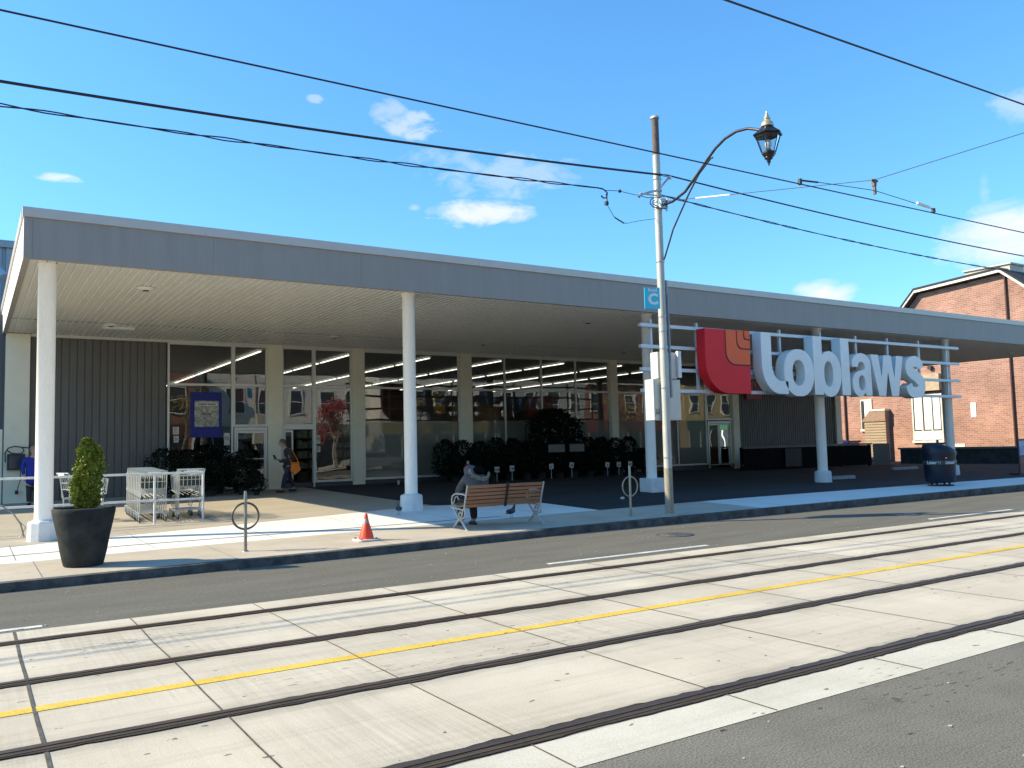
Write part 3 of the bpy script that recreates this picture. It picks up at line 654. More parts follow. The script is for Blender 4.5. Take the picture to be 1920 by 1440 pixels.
for i in range(len(cen)-1):
    for k in range(4):
        t = k/4; p0 = cen[max(i-1, 0)]; p1 = cen[i]; p2 = cen[i+1]; p3 = cen[min(i+2, len(cen)-1)]
        q = tuple(.5*((2*p1[j])+(-p0[j]+p2[j])*t+(2*p0[j]-5*p1[j]+4*p2[j]-p3[j])*t*t+(-p0[j]+3*p1[j]-3*p2[j]+p3[j])*t**3) for j in (0, 1))
        P.append((q, hw[i]*(1-t)+hw[i+1]*t))
P.append((cen[-1], hw[-1]))
for i, (q, w_) in enumerate(P):
    a = P[max(i-1, 0)][0]; b = P[min(i+1, len(P)-1)][0]; dx, dz = b[0]-a[0], b[1]-a[1]; l_ = math.hypot(dx, dz)
    Lf.append((q[0]-dz/l_*w_, q[1]+dx/l_*w_)); Rt.append((q[0]+dz/l_*w_, q[1]-dx/l_*w_))
letters.append(('letter_s', Lf+Rt[::-1], [], 25.93))
for nm, o_, h_, x in letters:
    o = curve_solid(nm, o_, h_, LY0, LY1, M_LET, sg, x, ZB)
# emblem: nested rounded corners
def corner(x0, z0, x1, z1, r):
    return [(x0, z1), (x0, z0+r)]+arc(x0+r, z0+r, r, r, 180, 270, 12)[1:]+[(x1, z0), (x1, z1)]
M_RED = mat('emblem_red', (.85, .024, .03), .5, var=.05, spec=.25); M_OR = mat('emblem_orange', (1.0, .15, .045), .5, var=.05, spec=.25); M_ORD = mat('emblem_orange_dark', (.5, .09, .03), .45, var=.05); M_GROOVE = mat('emblem_groove', (.09, .008, .01), .6)
curve_solid('emblem_red', corner(16.78, 2.91, 18.53, 4.68, .86), [], LY0, LY1, M_RED, sg, 0, 0)
for k, (x, z, r, mm) in enumerate(((17.55, 3.69, .36, M_OR), (18.0, 4.15, .2, M_OR), (18.28, 4.42, .1, M_OR))):
    curve_solid('emblem_groove', corner(x, z, 18.531+k*.002, 4.681+k*.002, r), [], LY0-.004-k*.008, LY0+.1, M_GROOVE, sg, 0, 0)
    curve_solid('emblem_block', corner(x+.035, z+.035, 18.533+k*.002, 4.683+k*.002, r), [], LY0-.007-k*.008, LY0+.1, mm, sg, 0, 0)

# ================================================================== skin figures
def skin(name, pts, edges, m, parent, sub=2):
    # pts: list of (x,y,z,r) or (x,y,z,rx,ry); edges: index pairs; vertex 0 is the root
    off = Vector((0, 0, 0)); p = parent
    while p: off += p.location; p = p.parent
    me = bpy.data.meshes.new(name); me.from_pydata([tuple(Vector(q[:3])) for q in pts], edges, [])
    o = bpy.data.objects.new(name, me); C.objects.link(o)
    md = o.modifiers.new('s', 'SKIN'); md.use_smooth_shade = True
    for v, q in zip(me.skin_vertices[0].data, pts):
        v.radius = (q[3], q[4] if len(q) > 4 else q[3])
    me.skin_vertices[0].data[0].use_root = True
    sd = o.modifiers.new('u', 'SUBSURF'); sd.levels = sub; sd.render_levels = sub
    bpy.context.view_layer.update()
    ev = o.evaluated_get(bpy.context.evaluated_depsgraph_get()); nm = bpy.data.meshes.new_from_object(ev)
    bpy.data.objects.remove(o); nm.transform(Matrix.Translation(-off)); nm.materials.clear(); nm.materials.append(m); nm.name = name
    nm.polygons.foreach_set('use_smooth', [True]*len(nm.polygons))
    ob = bpy.data.objects.new(name, nm); C.objects.link(ob); ob.parent = parent; return ob
def chain(pts, edges, lst, start=None):
    k = len(pts)
    for i, q in enumerate(lst):
        pts.append(q)
        if i == 0:
            if start is not None: edges.append((start, k))
        else: edges.append((k+i-1, k+i))
    return len(pts)-1
def hand(pts, edges, wrist, tip_dir, side, curl=(0, 0, -1)):
    w = Vector(pts[wrist][:3]); d = Vector(tip_dir).normalized(); s_ = Vector(side).normalized(); c = Vector(curl).normalized()
    p = w+d*.06; k = chain(pts, edges, [(*p, .032, .02)], wrist)
    for j, (o, l) in enumerate(((-.032, .065), (-.011, .075), (.011, .07), (.032, .055))):
        a = p+s_*o+d*.03; b = a+d*l*.6+c*l*.2; e = b+d*l*.25+c*l*.4
        chain(pts, edges, [(*a, .0095), (*b, .0085), (*e, .0075)], k)
    a = w+s_*-.035+d*.03; b = a+d*.035-s_*.012+c*.015
    chain(pts, edges, [(*a, .011), (*b, .009)], wrist)
M_SKIN = mat('skin', (.45, .27, .2), .55, var=.05)
M_JDARK = mat('jacket_dark', (.035, .04, .04), .8, var=.3, scale=9, bump=.2, bscale=20)
M_NAVY = mat('trousers_navy', (.03, .035, .06), .85, var=.2, scale=9, bump=.2, bscale=20)
M_ORANGE = mat('bag_orange', (.85, .2, .02), .6, var=.1, scale=8, bump=.3, bscale=10)
M_GREYH = mat('hair_grey', (.13, .1, .09), .8, var=.3, scale=60)
M_SHOE = mat('shoe_black', (.015, .015, .015), .6)
M_SHIRT = mat('shirt_light', (.35, .36, .36), .8)

# walking man by the door, facing -X
g0 = .38
man = thing('person', 'person in a dark jacket walking by the entrance, phone in hand, orange bag on shoulder', 'person', (8.1, 25.2, g0))
bx, by = 8.12, 25.2
P_, E_ = [], []
chain(P_, E_, [(bx+.02, by, g0+.86, .12, .15), (bx+.0, by, g0+1.05, .12, .16), (bx-.05, by, g0+1.22, .12, .18), (bx-.1, by, g0+1.33, .07, .09), (bx-.14, by, g0+1.39, .06, .06), (bx-.18, by, g0+1.46, .1, .088), (bx-.185, by, g0+1.55, .1, .09)])
k = chain(P_, E_, [(bx-.285, by, g0+1.475, .016)], 5)      # nose
for s_ in (-1, 1):
    sh = chain(P_, E_, [(bx-.05, by+s_*.17, g0+1.25, .055), (bx+.03, by+s_*.2, g0+1.02, .042), (bx-.14, by+s_*.16, g0+.94, .034), (bx-.28, by+s_*.09, g0+.99, .026)], 2)
    hand(P_, E_, sh, (-1, 0, .15), (0, 1, 0), (0, -s_, .3))
    hipx = bx+.02
    if s_ < 0: chain(P_, E_, [(hipx, by-.09, g0+.8, .085), (hipx-.14, by-.09, g0+.46, .06), (hipx-.22, by-.09, g0+.1, .042), (hipx-.36, by-.09, g0+.04, .035)], 0)
    else: chain(P_, E_, [(hipx, by+.09, g0+.8, .085), (hipx+.06, by+.09, g0+.44, .06), (hipx+.2, by+.09, g0+.13, .042), (hipx+.1, by+.09, g0+.045, .035)], 0)
body = skin('body', P_, E_, M_SKIN, man)
fe = MB()
for s_ in (-1, 1): fe.sphere((bx-.268, by+s_*.028, g0+1.505), .011); fe.sphere((bx-.195, by+s_*.075, g0+1.48), .02, sc=(.9, .4, 1.3))
fe.build('face_features', M_SKIN, man)
q = MB(); q.tube([(bx-.272, by-.025, g0+1.435), (bx-.277, by, g0+1.434), (bx-.272, by+.025, g0+1.435)], .005, 5)
for s_ in (-1, 1): q.tube([(bx-.275+.0, by+s_*.01, g0+1.507), (bx-.28, by+s_*.035, g0+1.507), (bx-.2, by+s_*.078, g0+1.51)], .004, 5)
q.build('glasses', M_BLACK, man)
q = MB(); q.sphere((bx-.165, by, g0+1.55), .095, 14, 9, (1, .95, .72)); q.sphere((bx-.13, by, g0+1.5), .083, 12, 8, (.8, 1, 1)); q.build('hair', M_GREYH, man)
P_, E_ = [], []
chain(P_, E_, [(bx+.04, by, g0+.72, .18, .2), (bx+.04, by, g0+.93, .185, .2), (bx+.03, by, g0+1.1, .18, .21), (bx-.02, by, g0+1.24, .155, .21), (bx-.09, by, g0+1.35, .09, .11)])
for s_ in (-1, 1): chain(P_, E_, [(bx-.04, by+s_*.18, g0+1.25, .08), (bx+.04, by+s_*.23, g0+1.02, .08), (bx-.13, by+s_*.18, g0+.94, .065), (bx-.24, by+s_*.12, g0+.975, .048)], 3)
skin('jacket', P_, E_, M_JDARK, man)
q = MB(); q.sphere((bx-.14, by, g0+1.12), .1, 10, 8, (.6, .8, 1.5)); q.build('shirt_front', M_SHIRT, man)
P_, E_ = [(bx+.02, by, g0+.82, .13, .16)], []
chain(P_, E_, [(bx+.02, by-.09, g0+.72, .1), (bx-.12, by-.09, g0+.46, .078), (bx-.2, by-.09, g0+.1, .062)], 0)
chain(P_, E_, [(bx+.02, by+.09, g0+.72, .1), (bx+.08, by+.09, g0+.44, .078), (bx+.22, by+.09, g0+.14, .062)], 0)
skin('trousers', P_, E_, M_NAVY, man)
for (x, z) in ((bx-.27, g0+.04), (bx+.16, g0+.05)):
    q = MB(); q.sphere((x, by-.09 if x < bx else by+.09, z), .1, 12, 8, (1.35, .48, .5)); q.build('shoe', M_SHOE, man)
q = MB(); q.beam((bx-.39, by-.04, g0+1.02), (bx-.42, by+.04, g0+1.13), .07, .012); q.build('phone', M_BLACK, man)
bag = MB(); random.seed(2)
bag.add([(bx+.0, by-.25, g0+.9), (bx+.26, by-.2, g0+.92), (bx+.33, by-.22, g0+.66), (bx+.1, by-.27, g0+.5), (bx-.02, by-.26, g0+.62), (bx+.02, by-.35, g0+.84), (bx+.22, by-.34, g0+.85), (bx+.28, by-.34, g0+.66), (bx+.1, by-.36, g0+.52), (bx+.0, by-.35, g0+.64)],
        [(0, 1, 6, 5), (1, 2, 7, 6), (2, 3, 8, 7), (3, 4, 9, 8), (4, 0, 5, 9), (5, 6, 7, 8, 9), (4, 3, 2, 1, 0)])
ob = tag(bag.build('shoulder_bag', M_ORANGE, None, bevel=.02), 'bright orange cloth bag hanging from the walking person\'s shoulder', 'bag')
q = MB(); q.tube([(bx+.02, by-.3, g0+.86), (bx-.06, by-.24, g0+1.1), (bx-.03, by-.2, g0+1.33), (bx+.1, by-.22, g0+1.2), (bx+.24, by-.28, g0+.88)], .012, 6)
st = q.build('strap', M_ORANGE, None); st.parent = ob
# person in the blue coat behind the first column
g1 = .36; bx, by = 1.42, 25.5
wo_ = thing('person', 'person in a long blue coat standing half hidden behind the first white column', 'person', (bx, by, g1))
P_, E_ = [], []
chain(P_, E_, [(bx, by, g1+.8, .13, .11), (bx, by, g1+1.0, .13, .1), (bx, by, g1+1.18, .15, .1), (bx+.01, by, g1+1.28, .06), (bx+.02, by-.01, g1+1.34, .05), (bx+.02, by-.02, g1+1.42, .075), (bx+.02, by-.01, g1+1.49, .07)])
for s_ in (-1, 1):
    e = chain(P_, E_, [(bx+s_*.16, by, g1+1.2, .05), (bx+s_*.21, by, g1+.97, .04), (bx+s_*.2, by-.1, g1+.78, .026)], 2); hand(P_, E_, e, (0, -.3, -1), (0, 1, 0), (-s_, 0, 0))
    chain(P_, E_, [(bx+s_*.08, by, g1+.72, .08), (bx+s_*.08, by, g1+.42, .06), (bx+s_*.08, by, g1+.08, .045), (bx+s_*.08, by-.12, g1+.04, .035)], 0)
skin('body', P_, E_, M_SKIN, wo_)
P_, E_ = [], []
chain(P_, E_, [(bx, by, g1+.5, .2, .16), (bx, by, g1+.78, .18, .15), (bx, by, g1+1.0, .165, .14), (bx, by, g1+1.19, .17, .13), (bx, by, g1+1.29, .08)])
for s_ in (-1, 1): chain(P_, E_, [(bx+s_*.18, by, g1+1.2, .07), (bx+s_*.23, by, g1+.97, .06), (bx+s_*.21, by-.09, g1+.8, .045)], 3)
skin('coat', P_, E_, mat('coat_blue', (.02, .03, .3), .8, var=.15, scale=8, bump=.2, bscale=15), wo_)
P_, E_ = [(bx, by, g1+.6, .13, .12)], []
for s_ in (-1, 1): chain(P_, E_, [(bx+s_*.08, by, g1+.42, .075), (bx+s_*.08, by, g1+.08, .06)], 0)
skin('trousers', P_, E_, M_JDARK, wo_)
q = MB(); q.sphere((bx+.02, by+.02, g1+1.46), .095, 14, 9, (1, 1, 1.15)); q.build('hair', mat('hair_blond', (.3, .22, .13), .8, scale=40, var=.3), wo_)
for s_ in (-1, 1): MB().sphere((bx+s_*.08, by-.05, g1+.04), .09, 12, 8, (.6, 1.4, .5)).build('shoe', M_SHOE, wo_)

# ================================================================== bench and sitter
gb = .125; BX0, BX1, BY = 7.42, 9.06, 13.2
bench = thing('park_bench', 'wooden slatted bench with pale cast iron ends facing the supermarket', 'bench', ((BX0+BX1)/2, BY, gb))
M_WOOD = mat('bench_wood', (.26, .11, .05), .6, scale=5, var=.3, stretch=(.5, 6, 6), bump=.1, bscale=30, col2=(.44, .22, .11))
M_SEATW = mat('bench_seat_wood', (.35, .22, .1), .6, scale=5, var=.3, stretch=(.5, 6, 6), col2=(.5, .34, .18))
M_IRON = mat('bench_iron', (.5, .49, .45), .5, .2, var=.15, scale=20)
bk = MB()
for k in range(6):
    z = gb+.40+k*.068; y = BY-.02-(k*.068)*.28
    bk.obox(((BX0+BX1)/2, y, z+.028), ((BX1-BX0)/2-.01, 0, 0), (0, .011, .003), (0, -.008, .0255))
bk.build('backrest', M_WOOD, bench, bevel=.006)
st_ = MB()
for k in range(6):
    y = BY+.06+k*.075; z = gb+.41+.012*abs(k-2)-.0
    st_.obox(((BX0+BX1)/2, y, z), ((BX1-BX0)/2-.01, 0, 0), (0, .031, 0), (0, 0, .012))
st_.build('seat', M_SEATW, bench, bevel=.006)
MB().obox((BX0+.86, BY-.085, gb+.60), (.028, 0, 0), (0, .004, .0), (0, -.062, .215)).build('strap', M_BLACK, bench)
def iron(x):
    q = MB(); a = .017
    def bar(pts, r=a): q.tube([(x, BY+y, gb+z) for y, z in pts], r, 8)
    bar([(-.155, .80), (-.12, .7), (-.08, .58), (-.045, .47), (-.03, .40), (.02, .36), (.12, .37), (.3, .385), (.46, .4)])   # back post to seat rail
    bar([(-.02, .40), (-.06, .32), (-.02, .23), (.1, .2), (.18, .27), (.13, .33), (.07, .29)])                              # scroll
    bar([(.02, .37), (.07, .25), (.16, .17), (.27, .28), (.38, .39)])
    bar([(.12, .2), (.03, .12), (-.06, .05), (-.12, .01)], .021); bar([(.18, .2), (.27, .12), (.36, .05), (.42, .01)], .021)
    q.box(x-.04, x+.04, BY-.19, BY-.08, gb-.005, gb+.02); q.box(x-.04, x+.04, BY+.38, BY+.48, gb-.005, gb+.02)
    bar([(.13, .215), (.16, .2), (.17, .17)], .035)
    return q.build('end_frame', M_IRON, bench)
def arm(x):
    q = MB(); q.tube([(x, BY+y, gb+z) for y, z in ((-.1, .62), (.0, .64), (.15, .645), (.3, .64), (.4, .6), (.43, .52), (.41, .44))], .016, 8)
    q.tube([(x, BY+y, gb+z) for y, z in ((.41, .44), (.34, .5), (.3, .58), (.22, .6), (.17, .54))], .011, 6); return q.build('armrest', M_IRON, bench)
iron(BX0); iron(BX1); arm(BX0); arm(BX1)
# sitter, seen from behind, bent forward
sx, sy = 7.86, 13.5
sit = thing('person', 'person sitting hunched on the bench with a fur trimmed hood, seen from behind', 'person', (sx, sy, gb))
z0 = gb
P_, E_ = [], []
chain(P_, E_, [(sx, sy-.1, z0+.52, .15, .12), (sx-.01, sy-.06, z0+.72, .14, .11), (sx-.01, sy+.04, z0+.92, .16, .11), (sx, sy+.12, z0+.99, .07), (sx, sy+.2, z0+.99, .055), (sx+.0, sy+.28, z0+1.0, .075), (sx, sy+.32, z0+1.06, .075)])
chain(P_, E_, [(sx, sy+.37, z0+.97, .015)], 5)
for s_ in (-1, 1):
    e = chain(P_, E_, [(sx+s_*.17, sy+.06, z0+.9, .055), (sx+s_*.25, sy+.15, z0+.68, .045), (sx+s_*.12, sy+.38, z0+.6, .028)], 2); hand(P_, E_, e, (-s_*.6, .7, -.1), (0, 0, 1), (-s_, 0, 0))
    chain(P_, E_, [(sx+s_*.1, sy+.1, z0+.5, .09), (sx+s_*.13, sy+.36, z0+.48, .07), (sx+s_*.12, sy+.36-.06*(s_ > 0), z0+.12, .045), (sx+s_*.12, sy+.46, z0+.05, .035)], 0)
skin('body', P_, E_, M_SKIN, sit)
M_PARKA = mat('parka_grey', (.1, .085, .08), .85, var=.25, scale=10, bump=.35, bscale=9)
P_, E_ = [], []
chain(P_, E_, [(sx, sy-.12, z0+.46, .2, .15), (sx-.01, sy-.1, z0+.66, .2, .15), (sx-.01, sy-.01, z0+.84, .21, .15), (sx, sy+.07, z0+.95, .16, .12)])
for s_ in (-1, 1): chain(P_, E_, [(sx+s_*.2, sy+.05, z0+.88, .09), (sx+s_*.29, sy+.14, z0+.68, .078), (sx+s_*.16, sy+.33, z0+.61, .055)], 2)
skin('parka', P_, E_, M_PARKA, sit)
P_, E_ = [], []
chain(P_, E_, [(sx, sy+.0, z0+.9, .13, .13), (sx+.0, sy+.1, z0+1.02, .135, .13), (sx, sy+.24, z0+1.06, .13, .12), (sx, sy+.31, z0+1.0, .1)])
skin('hood', P_, E_, M_PARKA, sit)
fur = MB(); random.seed(4)
for i in range(61):
    t = i/60; a = PI*t; x = sx+.03-.205*math.cos(a); z = z0+1.015-.125*math.sin(a)+.03*math.cos(a); y = sy-.175+.1*abs(math.cos(a))
    for k in range(22):
        d = Vector((random.gauss(0, 1), random.gauss(0, 1), random.gauss(0, 1))).normalized(); s1 = d.cross(Vector((0, 0, 1))).normalized()*.006
        p = Vector((x, y, z))+d*.012; q = Vector((x, y, z))+d*random.uniform(.035, .055)
        fur.add([p-s1, p+s1, q], [(0, 1, 2)])
fur.build('fur_trim', mat('fur_cream', (.6, .55, .42), .9, scale=30, var=.2), sit, fix=False)
MB().sphere((sx-.03, sy+.2, z0+1.125), .055, 12, 8, (1, 1, .7)).build('pink_hat', mat('hat_pink', (.2, .02, .05), .9), sit)
MB().sphere((sx+.06, sy+.02, z0+1.03), .115, 16, 10, (1.05, 1, .8)).build('hair', mat('hair_black', (.006, .005, .005), .95, spec=.05), sit)
P_, E_ = [(sx, sy-.08, z0+.48, .17, .12)], []
for s_ in (-1, 1): chain(P_, E_, [(sx+s_*.1, sy+.12, z0+.49, .11), (sx+s_*.13, sy+.36, z0+.47, .09), (sx+s_*.12, sy+.36-.06*(s_ > 0), z0+.12, .065)], 0)
skin('trousers', P_, E_, mat('trousers_black', (.02, .02, .022), .85), sit)
for s_ in (-1, 1): MB().sphere((sx+s_*.12, sy+.42-.06*(s_ > 0), z0+.05), .09, 12, 8, (.62, 1.5, .55)).build('shoe', mat('boot_grey', (.05, .05, .05), .8), sit)

# ================================================================== pigeons
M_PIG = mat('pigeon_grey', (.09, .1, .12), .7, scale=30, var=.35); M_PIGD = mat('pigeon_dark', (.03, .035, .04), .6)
def pigeon(label, x, y, rz, pale=True):
    z = zg(x, y); t = thing('pigeon', label, 'pigeon', (x, y, z), 'pigeons on the pavement')
    P_, E_ = [], []
    chain(P_, E_, [(x, y, z+.13, .055, .05), (x+.055, y, z+.15, .052, .048), (x+.095, y, z+.195, .03), (x+.11, y, z+.235, .022), (x+.12, y, z+.255, .022), (x+.15, y, z+.25, .005)])
    chain(P_, E_, [(x-.07, y, z+.115, .038, .03), (x-.14, y, z+.1, .022, .008), (x-.19, y, z+.095, .02, .004)], 0)
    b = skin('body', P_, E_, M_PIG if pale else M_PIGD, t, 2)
    for s_ in (-1, 1):
        MB().sphere((x-.01, y+s_*.045, z+.135), .07, 10, 7, (1.35, .25, .6)).build('wing', M_PIGD, t)
        q = MB(); q.tube([(x+.01, y+s_*.02, z+.09), (x+.005, y+s_*.02, z+.02), (x+.02, y+s_*.02, z+.006)], .004, 5)
        for a in (-.5, 0, .5): q.tube([(x+.005, y+s_*.02, z+.006), (x+.035, y+s_*.02+.02*a, z+.004)], .003, 4)
        q.build('leg', mat('pigeon_leg', (.4, .12, .1), .6), t)
    t.rotation_euler.z = rz; return t
pigeon('grey pigeon standing upright in the sun by the second column', 7.65, 16.4, R(75))
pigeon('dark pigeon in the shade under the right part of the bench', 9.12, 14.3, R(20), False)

# ================================================================== planter and cypress
def leaves(n, shape, size, seed, flat_=.5, zmin=0):
    random.seed(seed); mb = MB()
    for i in range(n):
        p, nrm = shape(); s_ = size*random.uniform(.5, 1.3)
        d = Vector((random.gauss(0, 1), random.gauss(0, 1), random.gauss(0, .8))) + Vector(nrm)*1.2; d.normalize()
        a = d.cross(Vector((random.gauss(0, 1), random.gauss(0, 1), random.gauss(0, 1)))).normalized()
        p = Vector(p); b = d*s_*1.6; a = a*s_*.42
        mb.add([p-a, p+b*.5-a*1.2, p+b, p+b*.5+a*1.2, p+a], [(0, 1, 2, 3, 4)])
    return mb
px_, py_ = 1.345, 13.0; pz = zg(px_, py_)
pl = thing('planter', 'large round black tapered planter near the kerb holding a small cypress', 'planter', (px_, py_, pz))
M_PLANTER = mat('planter_black', (.045, .046, .044), .9, spec=.08, var=.4, scale=4, bump=.08, bscale=16)
q = MB(); q.lathe([(.232, 0+pz), (.25, pz+.02), (.292, pz+.2), (.325, pz+.4), (.368, pz+.6), (.392, pz+.72), (.398, pz+.77), (.375, pz+.79), (.36, pz+.77), (.345, pz+.7), (.34, pz+.68)], (px_, py_), 48); q.build('pot', M_PLANTER, pl)
MB().lathe([(.342, pz+.675), (.34, pz+.69), (.01, pz+.70)], (px_, py_), 24).build('soil', mat('soil', (.05, .035, .025), .95, bump=.5, scale=20), pl)
cy = thing('cypress_shrub', 'small bushy green cypress standing in the black planter', 'shrub', (px_+.04, py_, pz+.7))
cz = pz+.68; ccx = px_+.04
def cyp():
    t = random.random()**.85; z = cz+.06+t*.98
    r = lerp([0, .12, .35, .6, .8, .93, 1], [.08, .155, .175, .16, .135, .1, .055], t)
    a = random.uniform(0, 2*PI); lump = 1+.13*math.sin(a*3+z*9)+.12*math.sin(a*5-z*17)+.08*math.sin(a*9+z*31)
    rr = r*lump*random.uniform(.45, 1)**.5
    if random.random() < .08: rr *= 1.22
    if t > .9 and math.cos(a*1.0-.6) > 0: z -= .07
    return (ccx+rr*math.cos(a)+.02*math.sin(z*5), py_+rr*math.sin(a), z), (math.cos(a)*.8, math.sin(a)*.8, .7)
M_LEAFG = mat('cypress_green', (.09, .135, .012), .75, scale=11, col2=(.36, .40, .05), fine=.35, bscale=120)
leaves(15000, cyp, .02, 21).build('foliage', M_LEAFG, cy, fix=False)
q = MB(); q.tube([(ccx, py_, cz-.02), (ccx+.01, py_, cz+.4), (ccx-.01, py_, cz+.8)], [.025, .018, .008], 7)
q.build('trunk', mat('bark', (.09, .06, .04), .9, bump=.4), cy)

# ================================================================== cone, bike rings, bin
cnx, cny = 5.46, 12.95; cnz = zg(cnx, cny)
cn = thing('traffic_cone', 'small orange traffic cone with a grey band and white square foot', 'traffic cone', (cnx, cny, cnz))
M_CO = mat('cone_orange', (.85, .06, .015), .45, var=.05)
MB().lathe([(.125, cnz+.03), (.108, cnz+.1), (.055, cnz+.27), (.05, cnz+.28)], (cnx, cny), 24).build('body', M_CO, cn)
MB().lathe([(.052, cnz+.28), (.036, cnz+.345), (.034, cnz+.35)], (cnx, cny), 24).build('grey_band', mat('cone_band', (.3, .3, .28), .5), cn)
MB().lathe([(.034, cnz+.35), (.024, cnz+.42), (.02, cnz+.435), (.005, cnz+.44)], (cnx, cny), 24).build('tip', M_CO, cn)
q = MB(); q.prism([(cnx-.19, cny-.13), (cnx-.15, cny-.17), (cnx+.15, cny-.17), (cnx+.19, cny-.13), (cnx+.19, cny+.13), (cnx+.15, cny+.17), (cnx-.15, cny+.17), (cnx-.19, cny+.13)], 'z', cnz+.003, cnz+.03); q.build('foot', mat('cone_foot', (.75, .72, .7), .6), cn, bevel=.006)
q = MB()
for (a, b) in ((-.13, -.11), (-.14, .12), (.13, .1), (.12, -.12)): q.box(cnx+a-.012, cnx+a+.012, cny+b-.012, cny+b+.012, cnz+.03, cnz+.05)
q.build('rubber_stud', M_BLACK, cn)
M_GALV = mat('bike_post_steel', (.32, .3, .25), .35, .8, var=.25, scale=14)
def bikering(x, y, label, first=[None]):
    z = zg(x, y); h = 1.0 if x > 8 else .90
    t = thing('bike_stand', label, 'bike stand', (x, y, z), 'post and ring bike stands')
    MB().tube([(x, y, z-.01), (x, y, z+h-.03), (x, y, z+h)], [.025, .025, .018], 12).build('post', M_GALV, t)
    zc = z+h*.585; r = .195
    MB().tube([(x+r*math.cos(a), y-.0, zc+r*math.sin(a)) for a in [i*2*PI/36 for i in range(37)]], .016, 8, cap=False).build('ring', mat('bike_ring_dark', (.12, .11, .09), .45, .5, var=.3) if x < 8 else M_GALV, t)
    MB().lathe([(.05, z), (.045, z+.012), (.028, z+.015)], (x, y), 14).build('foot_plate', M_GALV, t)
bikering(3.52, 12.95, 'bike post and ring in the sun between the planter and the cone')
bikering(11.19, 13.08, 'bike post and ring in the shade beside the utility pole')
# litter bin
lx, ly = 23.3, 13.75; lz = zg(lx, ly)
lb = thing('litter_bin', 'big dark litter bin with a sloped lid and a lettered band on the right pavement', 'litter bin', (lx, ly, lz))
M_BIN = mat('bin_dark', (.006, .009, .022), .45, var=.2)
YR = R(-35)
def rot(x, y): return (lx+x*math.cos(YR)-y*math.sin(YR), ly+x*math.sin(YR)+y*math.cos(YR))
def ring_(rx, ry, z, n=28, tilt=0): return [(*rot(rx*math.cos(2*PI*i/n), ry*math.sin(2*PI*i/n)), z+tilt*math.cos(2*PI*i/n)) for i in range(n)]
def loft(rings):
    mb = MB(); n = len(rings[0]); vs = [v for g in rings for v in g]; fs = [(i*n+j, i*n+(j+1) % n, (i+1)*n+(j+1) % n, (i+1)*n+j) for i in range(len(rings)-1) for j in range(n)]
    mb.add(vs, fs, True); mb.add(rings[0], [tuple(range(n))[::-1]]); mb.add(rings[-1], [tuple(range(n))]); return mb
loft([ring_(.36, .33, lz+.09), ring_(.4, .36, lz+.13), ring_(.42, .38, lz+.5), ring_(.44, .4, lz+.86)]).build('bin_body', M_BIN, lb)
loft([ring_(.443, .403, lz+.60), ring_(.447, .407, lz+.61), ring_(.449, .409, lz+.71), ring_(.446, .406, lz+.72)]).build('label_band', mat('bin_band', (.05, .055, .05), .4), lb)
loft([ring_(.455, .415, lz+.86), ring_(.46, .42, lz+.93), ring_(.455, .415, lz+1.0, tilt=-.05), ring_(.42, .38, lz+1.09, tilt=-.08), ring_(.3, .27, lz+1.16, tilt=-.07), ring_(.12, .1, lz+1.19, tilt=-.03)]).build('lid', M_BIN, lb)
loft([ring_(.35, .32, lz), ring_(.35, .32, lz+.03)]).build('base_plate', M_BLACK, lb)
q = MB()
for a in range(4): c_ = rot(.25*math.cos(PI/4+a*PI/2), .22*math.sin(PI/4+a*PI/2)); q.tube([(c_[0], c_[1], lz+.02), (c_[0], c_[1], lz+.1)], .03, 8)
q.build('foot', M_BLACK, lb)
q = MB(); q.lathe([(.04, lz+1.17), (.035, lz+1.28), (.02, lz+1.3)], (lx-.12, ly-.05), 10); q.build('ash_spout', M_DARKGREY, lb)
def on_band(txt, ang, size):
    a = R(ang); c = rot(.455*math.cos(a), .415*math.sin(a)); nx, ny = math.cos(a+YR), math.sin(a+YR)
    textmesh(txt, size, M_WHITEMETAL, lb, 'lettering', (c[0]+nx*.012, c[1]+ny*.012, lz+.66), (-ny, nx, 0), (0, 0, 1), .001, bold=.003)
on_band('Litter', -137, .12); on_band('Litter', -78, .12)
for ang in (-112, -58):
    a = R(ang); c = rot(.46*math.cos(a), .42*math.sin(a)); nx, ny = math.cos(a+YR), math.sin(a+YR); q = MB()
    for k in range(3):
        b0 = R(90+120*k+20); b1 = R(90+120*k+95)
        pts = [(c[0]-ny*.032*math.cos(b), c[1]+nx*.032*math.cos(b), lz+.66+.032*math.sin(b)) for b in (b0, (b0+b1)/2, b1)]
        q.tube(pts, .007, 5)
    q.build('recycling_mark', M_WHITEMETAL, lb)
a = R(-88); c = rot(.46*math.cos(a), .42*math.sin(a)); MB().beam((c[0]-.09, c[1]-.03, lz+.79), (c[0]+.09, c[1]+.05, lz+.79), .03, .025).build('slot_handle', M_WHITEMETAL, lb)

